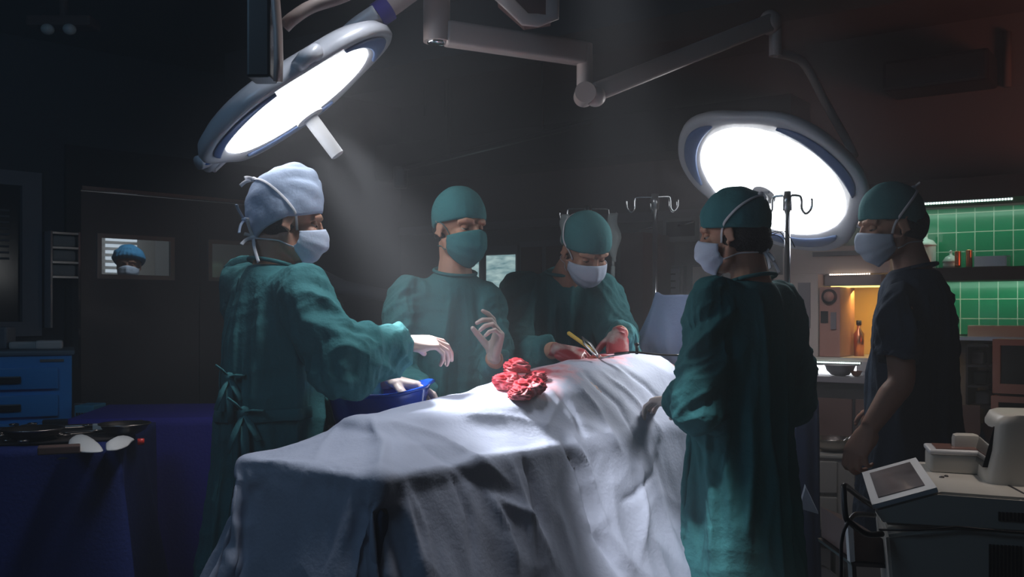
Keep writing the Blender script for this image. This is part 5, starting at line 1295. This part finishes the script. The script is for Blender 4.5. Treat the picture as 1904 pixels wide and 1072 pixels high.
# ---------------------------------------------------------------- blue basin between the two people
bc_ = P(703, 742, 2.94); bz = P(703, 722, 2.94).z-.055
bs = thing('wash_basin', 'deep blue plastic basin held between the two people at the left', 'basin', V(bc_.x, bc_.y, bz-.06))
bm = BM(); N = 56; prof = [(.55, -.115), (.80, -.11), (.90, -.06), (1.0, .0), (1.05, .012), (1.10, .010), (1.09, .004), (1.03, .002), (.985, -.004), (.88, -.06), (.78, -.10), (.01, -.105)]
rs = []
for (q, z) in prof:
    row = []
    for i in range(N):
        a = 2*pi*i/N; wv = 1+.02*sin(a*9)*(q > .95)
        rx, ry = .152, .105; dz = (.012*sin(a*2+1.0)+.014*cos(a))*(1 if z > -.05 else .2)
        row.append(bm.verts.new(V(bc_.x+rx*q*wv*cos(a), bc_.y+ry*q*wv*sin(a), bz+.045+z+dz)))
    rs.append(row)
for i in range(len(rs)-1):
    for j in range(N): k = (j+1) % N; bm.faces.new((rs[i][j], rs[i][k], rs[i+1][k], rs[i+1][j]))
bm.faces.new(rs[0][::-1]); bm.faces.new(rs[-1]); obj('shell', bm, M['bluebasin'], bs)
bt = thing('basin_stand', 'steel stand under the blue basin behind the operating table', 'stand', V(bc_.x, bc_.y, 0))
bm = BM(); zt = bz+.045-.112
pts = [V(bc_.x+.12*cos(2*pi*i/24), bc_.y+.09*sin(2*pi*i/24), zt-.008) for i in range(25)]; tube(bm, pts, .006, 8); obj('ring', bm, M['steel'], bt)
pc = V(bc_.x, bc_.y, 0)+TU*.085
bm = BM(); cyl(bm, pc+V(0, 0, .05), pc+V(0, 0, zt-.02), .011, n=16); tube(bm, [pc+V(0, 0, zt-.02), V(bc_.x, bc_.y+.088, zt-.008)], .007, 8); obj('pole', bm, M['steel'], bt)
for k in range(3):
    a = 2*pi*k/3+.4; bm = BM(); tube(bm, [pc+V(0, 0, .06), pc+V(.10*cos(a), .10*sin(a), .012)], .008, 8); obj('leg', bm, M['steel'], bt)

# ---------------------------------------------------------------- instrument table at the left
IZ = .95; IC = V(-1.10, 2.76, 0); d1_ = V(-.93, -.37, 0).normalized(); d2_ = V(-.16, .98, 0).normalized()
I1 = IC+d1_*.95; I2 = IC+d2_*.55; I3 = I1+d2_*.55
it = thing('instrument_table', 'instrument table under a dark blue drape at the bottom left', 'table', (IC+I3)/2)
bm = BM(); prism(bm, [V(p.x, p.y, IZ-.03) for p in (IC, I1, I3, I2)], V(0, 0, .025)); obj('table_top', bm, M['steel'], it, False)
cen = (IC+I3)/2
for p in (IC, I1, I2, I3):
    bm = BM(); q = p.lerp(cen, .12); cyl(bm, V(q.x, q.y, .0), V(q.x, q.y, IZ-.03), .014, n=12); obj('leg', bm, M['steel'], it)
dc = BM()
def ipt(a, b, z): return IC+d1_*a+d2_*b+V(0, 0, z)
# cloth: top + sides with corner flutes
NI, NJ = 120, 40; g = []
ringp = []; edge = [(0, .55), (0, 0), (.95, 0)]
per = []
for (a0, b0), (a1, b1) in zip(edge[:-1], edge[1:]):
    n = 60
    for i in range(n): q = i/n; per.append((a0+(a1-a0)*q, b0+(b1-b0)*q, (0 if b0 != b1 else 1)))
per.append((.95, 0, 1))
S = 0; rows = []
for i, (a, b, sd) in enumerate(per):
    p = ipt(a, b, 0); dist = math.hypot(a, b); row = []
    nx = (-d1_ if sd == 0 else -d2_)
    cornerw = math.exp(-(dist/.10)**2); nrm = nx
    if dist < .12: nrm = (-(d1_*(1 if True else 0))*(1-(a/.12 if sd else 0))*.5*1.0-(d2_)*(1-(b/.12 if not sd else 0))*.5).normalized() if True else nx; nrm = (-d1_*(1-min(1, a/.12))-d2_*(1-min(1, b/.12))).normalized()
    for j in range(NJ+1):
        q = j/NJ; z = IZ+.004-q*.88
        sgn = dist*(1 if sd else -1)
        flute = .10*math.exp(-((sgn-.02-q*.0)/(.035+.05*q))**2)*q**.6 - .05*math.exp(-((sgn-.13-q*.10)/(.05+.03*q))**2)*q**.6 - .05*math.exp(-((sgn+.12+q*.12)/(.05+.03*q))**2)*q**.6
        flute += .06*math.exp(-((sgn+.26+q*.25)/(.06+.05*q))**2)*q**.7 + .018*sin(sgn*16+2)*q+.02*noise.noise(Vector((sgn*5, q*1.5, 4)))*q
        row.append(dc.verts.new(V(p.x, p.y, z)+nrm*(.006+flute+.03*q)))
    rows.append(row)
for i in range(len(rows)-1):
    for j in range(NJ): dc.faces.new((rows[i][j], rows[i][j+1], rows[i+1][j+1], rows[i+1][j]))
# top sheet
gt = []
for i in range(61):
    row = []
    for j in range(41):
        a = -.004+.96*i/60; b = -.004+.56*j/40; row.append(dc.verts.new(ipt(a, b, IZ+.004+.004*noise.noise(Vector((a*7, b*7, 0))))))
    gt.append(row)
for i in range(60):
    for j in range(40): dc.faces.new((gt[i][j], gt[i+1][j], gt[i+1][j+1], gt[i][j+1]))
bmesh.ops.remove_doubles(dc, verts=dc.verts, dist=.004)
o = obj('instrument_drape', dc, M['bluedrape']); tag(o, 'dark blue drape falling in folds over the instrument table at bottom left', 'drape')
so = o.modifiers.new('s', 'SOLIDIFY'); so.thickness = .0015
# second low table with indigo drape behind it
T2 = V(-1.62, 3.68, 0)
bm = BM(); box(bm, (-1.24, 3.74, .93), (.62, .50, .03), Matrix.Rotation(R(8), 3, 'Z')); t2 = tag(obj('back_table', bm, M['steel'], smooth=False), 'second table under the indigo drape behind the instrument table', 'table')
for sx in (-1, 1):
    for sy in (-1, 1):
        bm = BM(); cyl(bm, (-1.24+sx*.27, 3.74+sy*.2, 0), (-1.24+sx*.27, 3.74+sy*.2, .92), .014, n=12); obj('leg', bm, M['steel'], t2)
r8 = Matrix.Rotation(R(8), 3, 'Z'); c2 = V(-1.24, 3.74, 0)
cs = [c2+r8 @ V(-.33, .27, 0), c2+r8 @ V(-.33, -.27, 0), c2+r8 @ V(.33, -.27, 0), c2+r8 @ V(.33, .27, 0)]
o = skirt('indigo_drape', cs, .952, .12, .02, 14, M['purpledrape'], 'indigo drape over the second table beyond the instruments', out=.04, seed=4)
bm = bmesh.new(); bm.from_mesh(o.data); f = [bm.verts.new(V(p.x, p.y, .952)) for p in cs]; bm.faces.new(f); bm.to_mesh(o.data); bm.free()
# instruments
bm = BM(); prism(bm, [ipt(.03, .06, IZ+.0085), ipt(.92, .06, IZ+.0085), ipt(.92, .52, IZ+.0085), ipt(.03, .52, IZ+.0085)], V(0, 0, .003)); tag(obj('table_mat', bm, mat('dark_brown_mat', (.030, .022, .020), .7), smooth=False), 'dark mat under the instruments on the blue draped table', 'mat')
M['dsteel2'] = mat('dim_instrument_steel', (.35, .30, .27), .3, 1)
def scissors(a, b, rot, L, label, name='scissors', m=None):
    m = m or M['dsteel2']; c = ipt(a, b, IZ+.018); t = thing(name, label, 'instrument', c, 'steel instruments on the blue table'); rz = Matrix.Rotation(rot, 3, 'Z')
    for s in (-1, 1):
        bm = BM(); q = [c+rz @ V(-L*.5, s*.022, 0), c+rz @ V(-L*.1, s*.004, .002*s), c+rz @ V(.0, -s*.002, .002*s), c+rz @ V(L*.5, -s*.003, 0)]
        tube(bm, spline(q, 4), [.0035]*9+[.003, .0025, .002, .0015], 8)
        ce = c+rz @ V(-L*.5-.014, s*.026, 0); rp = [ce+rz @ V(.015*cos(2*pi*i/16), .012*sin(2*pi*i/16), 0) for i in range(17)]; tube(bm, rp, .0028, 8)
        obj('blade', bm, m, t)
    bm = BM(); cyl(bm, c+V(0, 0, -.003), c+V(0, 0, .006), .004, n=12); obj('pivot', bm, m, t); return t
rr_ = random.Random(5)
sp_ = [(.10, .30), (.22, .22), (.30, .42), (.42, .18), (.50, .36), (.60, .20), (.68, .45), (.16, .52), (.36, .60), (.55, .62), (.76, .26), (.06, .62)]
names_ = ['scissors', 'clamp', 'forceps', 'needle_holder']
ord_ = ['first', 'second', 'third', 'fourth', 'fifth', 'sixth', 'seventh', 'eighth', 'ninth', 'tenth', 'eleventh', 'last']
order_ = sorted(range(len(sp_)), key=lambda q: (lambda p: p.x/p.y)(ipt(sp_[q][0], sp_[q][1], 0)))
for k, (a, b) in enumerate(sp_):
    near_ = 'nearest the drape edge' if b < .25 else ('in the middle rows' if b < .5 else 'near the far edge')
    scissors(a, b*.72, rr_.uniform(-1.2, 1.9), rr_.uniform(.13, .19), 'dim steel %s, %s from the left of the hinged instruments on the dark mat' % (names_[k % 4].replace('_', ' '), ord_[order_.index(k)]), names_[k % 4])
# folded white paper sheets
def sheet(pts, label):
    bm = BM(); prism(bm, pts, V(0, 0, .003)); return tag(obj('paper_sheet', bm, M['paper'], smooth=False), label, 'paper')
def ip(px, py, z=IZ): Y = (CZ-z)*F/(py-HY); return V((px-952)*Y/F, Y, z)
def wavy(label, pl, ph):
    bm = BM(); n = len(pl); g = []
    for i in range(n):
        a, b = ip(*pl[i]), ip(*ph[i]); row = []
        for j in range(6): q = j/5; row.append(bm.verts.new(a.lerp(b, q)+V(0, 0, .010+.022*sin(pi*q)*(.5+.5*sin(i*1.3)))))
        g.append(row)
    for i in range(n-1):
        for j in range(5): bm.faces.new((g[i][j], g[i+1][j], g[i+1][j+1], g[i][j+1]))
    o = obj('white_towel', bm, M['paper']); so = o.modifiers.new('s', 'SOLIDIFY'); so.thickness = .006; ss = o.modifiers.new('ss', 'SUBSURF'); ss.render_levels = 1; return tag(o, label, 'towel', 'pale towels on the instrument table')
wavy('pale folded towel at the left, near the edge of the blue instrument table', [(124, 838), (140, 846), (165, 848), (195, 845)], [(128, 828), (142, 814), (160, 812), (186, 832)])
wavy('pale folded towel at the corner of the blue instrument table', [(196, 844), (212, 843), (222, 842), (240, 834)], [(194, 834), (208, 828), (230, 812), (254, 822)])
def kdish(px, py, label, r=.07, m='steel'):
    p = ip(px, py, IZ+.01); bowl(p, r, .035, M[m], 'steel_dish', label)
kdish(232, 808, 'shallow steel dish at the far end of the instrument table', .07, 'dsteel2'); kdish(60, 818, 'shallow steel dish at the left end of the instrument table', .08, 'dsteel2')
def smallbox(px, py, s, m, name, label, cat, z=IZ):
    p = ip(px, py, z+.006); bm = BM(); box(bm, p+V(0, 0, s[2]/2), s, Matrix.Rotation(.4, 3, 'Z'), .003); return tag(obj(name, bm, M[m], smooth=False), label, cat)
bm = BM(); p = ip(262, 826, IZ+.006); cyl(bm, p, p+V(0, 0, .016), .009); tag(obj('red_cap', bm, M['red']), 'small red cap lying near the corner of the instrument table', 'cap')
smallbox(182, 806, (.03, .03, .03), 'enamel', 'glass_vial', 'small shiny pale vial on the instrument table', 'vial')
smallbox(110, 842, (.10, .05, .02), 'brown', 'brown_packet', 'brownish packet left of the pale towels', 'packet')

# blue drawer tower and things beside it
Yb = 3.9; x0 = P(-60, 0, Yb).x; x1 = P(134, 0, Yb).x; zt = P(0, 657, Yb).z
tw_ = thing('drawer_cabinet', 'bright blue plastic drawer cabinet against the left wall', 'drawer cabinet', V((x0+x1)/2, Yb+.15, 0))
bm = BM(); box(bm, ((x0+x1)/2, Yb+.2, (zt+.03)/2), (x1-x0, .40, zt-.03), None, .008)
auto(obj('casing', bm, M['bluep'], tw_), 40)
bm = BM(); box(bm, ((x0+x1)/2, Yb+.2, zt+.004), (x1-x0+.02, .42, .02), None, .008); auto(obj('top_tray', bm, mat('grey_blue_top', (.10, .15, .20), .5), tw_), 40)
dh = (P(0, 700, Yb).z-P(0, 745, Yb).z)
for k in range(8):
    z1 = P(0, 684, Yb).z-dh*k*1.12+dh*.12; z0 = z1-dh
    if z0 < .05: break
    if k == 0: z1 -= 0
    bm = BM(); box(bm, ((x0+x1)/2-.02, Yb-.006, (z0+z1)/2), (x1-x0-.06, .024, z1-z0-.012), None, .005); dr = auto(obj('drawer', bm, M['bluep'], tw_), 40)
    bm = BM(); a_ = P(8, 0, Yb).x; b_ = P(49, 0, Yb).x; box(bm, ((a_+b_)/2, Yb-.022, (z0+z1)/2-.004), (b_-a_, .012, .028), None, .004); obj('handle', bm, M['dark'], dr, False)
bm = BM(); a_ = P(80, 667, Yb); b_ = P(120, 671, Yb); box(bm, ((a_.x+b_.x)/2, Yb-.003, a_.z-.004), (b_.x-a_.x, .004, .010), None); obj('label_plate', bm, M['steel'], tw_, False)
tw_.matrix_world = Matrix.Translation(V(x1, Yb, 0)) @ Matrix.Rotation(R(24), 4, 'Z') @ Matrix.Translation(-V(x1, Yb, 0)) @ Matrix.Translation(tw_.location)
bx = P(154, 766, 3.86); bm = BM(); box(bm, (bx.x, 3.93, bx.z), (.075, .12, .052), None, .004)
cb_ = tag(obj('printed_carton', bm, mat('cyan_carton', (.04, .30, .48), .5), smooth=False), 'small cyan carton with dark block print beside the blue drawer cabinet', 'carton')
bm = BM()
for k in range(6): box(bm, (bx.x-.027+k*.0105, 3.868, bx.z-.008), (.0065, .003, .011)); 
for k in (0, 2, 3): box(bm, (bx.x-.027+k*.0105, 3.866, bx.z-.008), (.003, .002, .006))
obj('block_print', bm, M['dark'], cb_, False)
bm = BM(); box(bm, (bx.x, 3.95, (bx.z-.026)/2), (.30, .22, bx.z-.03), None, .005); tag(obj('side_stool', bm, M['blackp'], smooth=False), 'dark stand under the cyan carton beside the blue drawers', 'stand')
bm = BM(); q = P(142, 757, 4.0); box(bm, (q.x, 4.02, q.z-.03), (.03, .03, .09), None, .004); tag(obj('grey_tin', bm, M['greyframe'], smooth=False), 'small grey tin behind the cyan carton', 'tin')
for k, (px, w_, h_, m_, lab) in enumerate(((10, .05, .09, 'greyframe', 'small grey packet leaning on the blue cabinet at the picture edge'), (48, .11, .03, 'paper', 'flat pale packet in the middle on top of the blue drawer cabinet'), (92, .10, .035, 'paper', 'flat pale packet nearest the wall rack on the blue drawer cabinet'))):
    p = P(px, 655, Yb+.12); bm = BM(); box(bm, (p.x, p.y, zt+.014+h_/2), (w_, .08, h_), Matrix.Rotation(.2*k, 3, 'Z'), .01); tag(obj('supply_packet', bm, M[m_], smooth=False), lab, 'packet')

# ---------------------------------------------------------------- white drawer cart with steel bowl (behind)
Yc = 4.3; x0 = P(1470, 0, Yc).x; x1 = P(1603, 0, Yc).x; zt = P(0, 852, Yc).z; zb = P(0, 985, Yc).z
ct_ = thing('drawer_cart', 'cream metal drawer cart behind the white machine', 'cart', V((x0+x1)/2, Yc+.2, 0)); rz_ = Matrix.Rotation(R(-9), 3, 'Z'); cc_ = V((x0+x1)/2, Yc+.22, 0)
def cbx(c, s, bev=.004):
    bm = BM(); box(bm, cc_+rz_ @ V(*c), s, rz_, bev); return bm
W_ = x1-x0
obj('cart_body', cbx((0, 0, (zt+zb)/2), (W_, .42, zt-zb)), M['cream'], ct_, False)
obj('cart_top', cbx((0, 0, zt+.008), (W_+.02, .44, .018), .006), M['offwhite'], ct_, False)
for k in range(2):
    z1 = zt-.012-k*(zt-zb)/2; z0 = z1-(zt-zb)/2+.018
    dr = obj('drawer', cbx((-.03, -.214, (z0+z1)/2), (W_-.09, .014, z1-z0)), M['cream'], ct_, False)
    obj('handle', cbx((-.07, -.228, z1-.075), (.10, .018, .035)), mat('blue_handle', (.01, .05, .35), .4), dr, False)
for sx in (-1, 1):
    for sy in (-1, 1):
        bm = BM(); q = cc_+rz_ @ V(sx*(W_/2-.03), sy*.18, 0); cyl(bm, V(q.x, q.y, .05), V(q.x, q.y, zb), .012, n=12); lg = obj('leg', bm, M['steel'], ct_)
        bm = BM(); ell(bm, V(q.x, q.y, .03), (.03, .015, .03)); obj('caster', bm, M['dark'], lg)
q = P(1555, 852, 4.36); bowl(V(q.x, 4.40, zt+.017), .09, .06, M['bowlmat'], 'steel_bowl', 'battered steel bowl on the cream drawer cart beside the lowered hand')
for k in range(3):
    bm = BM(); p = V(q.x-.03+k*.03, 4.37+.02*k, zt+.035); tube(bm, [p, p+V(.05, -.03, .035+.01*k)], .006, 8); tag(obj('steel_utensil', bm, M['steel']), ['first steel utensil handle', 'middle steel utensil handle', 'last steel utensil handle'][k]+' leaning in the battered steel bowl, counted from the left', 'utensil', 'utensils in the steel bowl')
# crumpled blue-grey drape and bag hanging behind the woman
o = skirt('hanging_sheet', [P(1478, 0, 3.75)*1+V(0, 0, 0), P(1522, 0, 3.82)], .98, .25, .03, 26, mat('blue_grey_sheet', (.10, .14, .26), .8, bump=.3, bscale=30), 'blue-grey sheet hanging behind the gowned person with the bun', out=.02)
bm = BM(); prism(bm, [P(1498, 905, 3.7), P(1522, 955, 3.7), P(1487, 945, 3.7)], V(0, .012, .01)); tag(obj('paper_scrap', bm, M['mask'], smooth=False), 'white paper corner sticking out by the cream drawer cart', 'paper')

# ---------------------------------------------------------------- white machine at the lower right
Ym = 2.20
def m3(px, py, Y): return P(px, py, Y)
mc = thing('medical_console', 'offwhite wheeled medical machine with a tilted screen at the lower right', 'machine', V(P(1760, 0, 2.5).x, 2.5, 0))
# axes: body runs to the right and slightly away; front face towards camera
fa = m3(1634, 990, 2.16); ga = V(.957, -.29, 0).normalized(); gb = V(.29, .957, 0).normalized()
def am(px, b=0):
    k = (px-952)/F; o = V(fa.x, fa.y, 0)+gb*b; return (k*o.y-o.x)/(ga.x-k*ga.y)
def zm(px, py, b=0): return CZ-(py-HY)*(fa.y+ga.y*am(px, b)+gb.y*b)/F
seamz = zm(1760, 977)
Wd = .46
def mp(a, b, z): return V(fa.x, fa.y, 0)+ga*a+gb*b+V(0, 0, z)
# upper shell: polygon in (a,z) extruded in depth
a_s = am(1625)+.012
scr_lo = zm(1625, 946); kz = zm(1745, 914); ka = am(1745)
def shell(name, poly, b0, b1, m, bev=.006, parent=mc):
    bm = BM(); prism(bm, [mp(a, b0, z) for (a, z) in poly], gb*(b1-b0))
    bmesh.ops.recalc_face_normals(bm, faces=bm.faces)
    if bev: bmesh.ops.bevel(bm, geom=bm.edges[:], offset=bev, segments=2, affect='EDGES')
    return auto(obj(name, bm, m, parent), 35)
shell('upper_shell', [(.012, seamz-.006), (a_s-.012, scr_lo), (ka, kz), (ka+.16, kz-.004), (1.0, kz-.012), (1.0, seamz-.006)], 0, Wd, M['offwhite'])
shell('lower_body', [(.015, seamz-.03), (.06, .30), (.06, .16), (1.0, .16), (1.0, seamz-.02), (.16, seamz-.002)], .01, Wd-.01, M['offwhite'])
bm = BM(); tube(bm, [mp(.0, -.004, seamz-.016), mp(.08, -.004, seamz-.012), mp(.155, -.004, seamz+.0), mp(.26, -.004, seamz-.004), mp(1.0, -.004, seamz-.012)], .0025, 8); obj('seam_cable', bm, M['dark'], mc)
# tilted screen panel
sn = V(0, 0, 0); p0 = mp(a_s-.012, 0, scr_lo); p1_ = mp(ka, 0, kz); dd_ = (p1_-p0); sn = dd_.cross(gb).normalized(); sn = -sn if sn.z < 0 else sn
def quad(name, u0, u1, v0, v1, off, th, m, parent=mc):
    bm = BM(); q = [p0+dd_*u0+gb*(Wd*v0)+sn*off, p0+dd_*u1+gb*(Wd*v0)+sn*off, p0+dd_*u1+gb*(Wd*v1)+sn*off, p0+dd_*u0+gb*(Wd*v1)+sn*off]; prism(bm, q, sn*th)
    return obj(name, bm, m, parent, False)
sp = quad('screen_surround', -.01, 1.0, 0.0, 1.0, .0, .010, M['white'])
M['lcd'] = blend_mat('reflecting_screen', ((.05, .05, .06), (.20, .18, .19)), 9, .12, 0, (.35, .7))
quad('screen', .12, .86, .12, .88, .010, .002, M['lcd'], sp)
# vents
for row, (z1, z0, px) in enumerate(((kz-.035, seamz+.018, 1858), (seamz-.035, seamz-.12, 1842))):
    for k in range(9):
        bm = BM(); a = am(px+k*7.2); box(bm, mp(a, -.001 if row == 0 else .009, (z0+z1)/2), (.0045, .006, z1-z0), Matrix((ga, gb, V(0, 0, 1))).transposed()); obj('vent_slot', bm, M['dark'], mc, False)
# joint line on the top
bm = BM(); tube(bm, [mp(ka+.12, Wd, kz-.003), mp(ka+.18, .02, kz-.005)], .003, 6); obj('top_joint', bm, M['dmetal'], mc)
bm = BM(); c_ = mp(ka+.03, Wd*.45, kz); ell(bm, c_, (.006, .006, .003)); ell(bm, c_+ga*.012+gb*.02, (.005, .005, .003)); obj('screw_head', bm, M['dmetal'], mc)
# handle loop at its left
bm = BM(); hp = [m3(1632, 945, 2.30), m3(1600, 925, 2.22), m3(1572, 903, 2.14), m3(1569, 915, 2.12), m3(1572, 958, 2.10), m3(1580, 970, 2.10), m3(1610, 992, 2.12), m3(1640, 992, 2.15)]
tube(bm, spline(hp, 5), .0065, 12); obj('handle', bm, M['dmetal'], mc)
bm = BM(); tube(bm, spline([m3(1578, 968, 2.11), m3(1592, 956, 2.16), m3(1625, 957, 2.25)], 5), .006, 10); obj('handle_brace', bm, M['dmetal'], mc)
bm = BM(); tube(bm, spline([m3(1577, 970, 2.09), m3(1566, 1000, 2.09), m3(1564, 1072, 2.09), V(m3(1564, 0, 2.09).x+.01, 2.12, .3), V(m3(1590, 0, 2.2).x, 2.25, .05)], 6), .004, 8); obj('cable', bm, M['dark'], mc)
# side shelf leg
bm = BM(); prism(bm, [m3(1576, 975, 2.30), m3(1586, 975, 2.30), m3(1590, 1043, 2.30), m3(1581, 1045, 2.30)], V(.0, .02, 0)); obj('bin_edge', bm, M['white'], mc, False)
bm = BM(); prism(bm, [m3(1588, 980, 2.31), m3(1640, 1000, 2.31), m3(1670, 1047, 2.31), m3(1590, 1042, 2.31)], V(0, .25, 0)); obj('side_bin', bm, M['brown'], mc, False)
bm = BM(); prism(bm, [m3(1582, 1045, 2.30), m3(1650, 1050, 2.30), m3(1650, 1056, 2.30), m3(1584, 1052, 2.30)], V(0, .25, 0)); obj('bin_rail', bm, M['dmetal'], mc, False)
bm = BM(); prism(bm, [m3(1584, 1050, 2.30), m3(1592, 1050, 2.30), V(m3(1620, 0, 2.3).x, 2.3, .1), V(m3(1610, 0, 2.3).x, 2.3, .1)], V(0, .03, 0)); obj('bin_strut', bm, M['dmetal'], mc, False)
bm = BM(); box(bm, mp(.52, Wd/2, .10), (.95, Wd+.04, .10), Matrix((ga, gb, V(0, 0, 1))).transposed(), .02); obj('base_plinth', bm, M['greyframe'], mc, False)
for a in (.14, .9):
    for b in (.05, Wd-.05):
        bm = BM(); ell(bm, mp(a, b, .035), (.035, .02, .035)); obj('caster', bm, M['dark'], mc)
# tray box with clear lid on top
ztp = kz-.004; ra = Matrix((ga, gb, V(0, 0, 1))).transposed()
tx = am(1772, .36)
lid = thing('lidded_tray', 'pale plastic box with a brownish window in its lid on the medical machine', 'box', mp(tx, .34, ztp))
bm = BM(); box(bm, mp(tx, .345, ztp+.024), (.120, .125, .046), ra, .010, 3); auto(obj('box_body', bm, M['offwhite'], lid), 40)
bm = BM(); box(bm, mp(tx, .345, ztp+.052), (.126, .130, .012), ra, .006, 3); auto(obj('lid', bm, M['white'], lid), 40)
bm = BM(); box(bm, mp(tx, .345, ztp+.0585), (.092, .095, .004), ra, .001); obj('lid_window', bm, mat('brown_window', (.20, .10, .08), .25), lid, False)
# rounded housing with glossy dark front
hx = am(1856, .25)
hh = thing('hooded_monitor', 'pale rounded hood with a glossy dark front on the right end of the machine', 'monitor', mp(hx, .25, ztp))
bm = BM(); rs = []
zz1 = zm(1862, 764, .25)
for (z, aw, ac_) in ((ztp, .085, .045), (ztp+.02, .082, .043), (ztp+.075, .066, .040), (zz1-.022, .056, .036), (zz1-.004, .046, .036), (zz1, .032, .036)):
    rs.append((mp(hx+ac_+.035, .25, z), ga, gb, aw+.035, .10))
rings(bm, rs, 40, True, 6); auto(obj('hood', bm, M['offwhite'], hh), 50)
bm = BM(); prism(bm, [mp(hx-.044, .18, ztp+.035), mp(hx-.020, .18, zz1-.03), mp(hx-.012, .18, zz1-.02), mp(hx-.004, .18, ztp+.035)], gb*.14); auto(obj('front_glass', bm, mat('glossy_black', (.01, .012, .014), .08, coat=.5), hh), 30)
bm = BM(); box(bm, mp(hx-.055, .36, ztp+.045), (.06, .05, .09), ra, .012); auto(obj('side_housing', bm, M['offwhite'], hh), 40)
# dark floor things behind the machine
bm = BM(); c_ = P(1500, 1035, 4.15); box(bm, V(c_.x, 4.3, .10), (.34, .3, .2), None, .03); tag(obj('floor_case', bm, M['greyframe'], smooth=False), 'grey case on the floor in front of the cream drawer cart', 'case')
bm = BM(); c_ = P(1236, 1000, 4.0); box(bm, V(c_.x, 4.2, .17), (.22, .25, .34), None, .02); tag(obj('waste_bin', bm, M['greyframe'], smooth=False), 'dim bin on the floor under the far end of the operating table', 'bin')

sc.cycles.volume_bounces = 0; sc.cycles.max_bounces = 6; sc.cycles.transparent_max_bounces = 12; sc.cycles.sample_clamp_indirect = 4
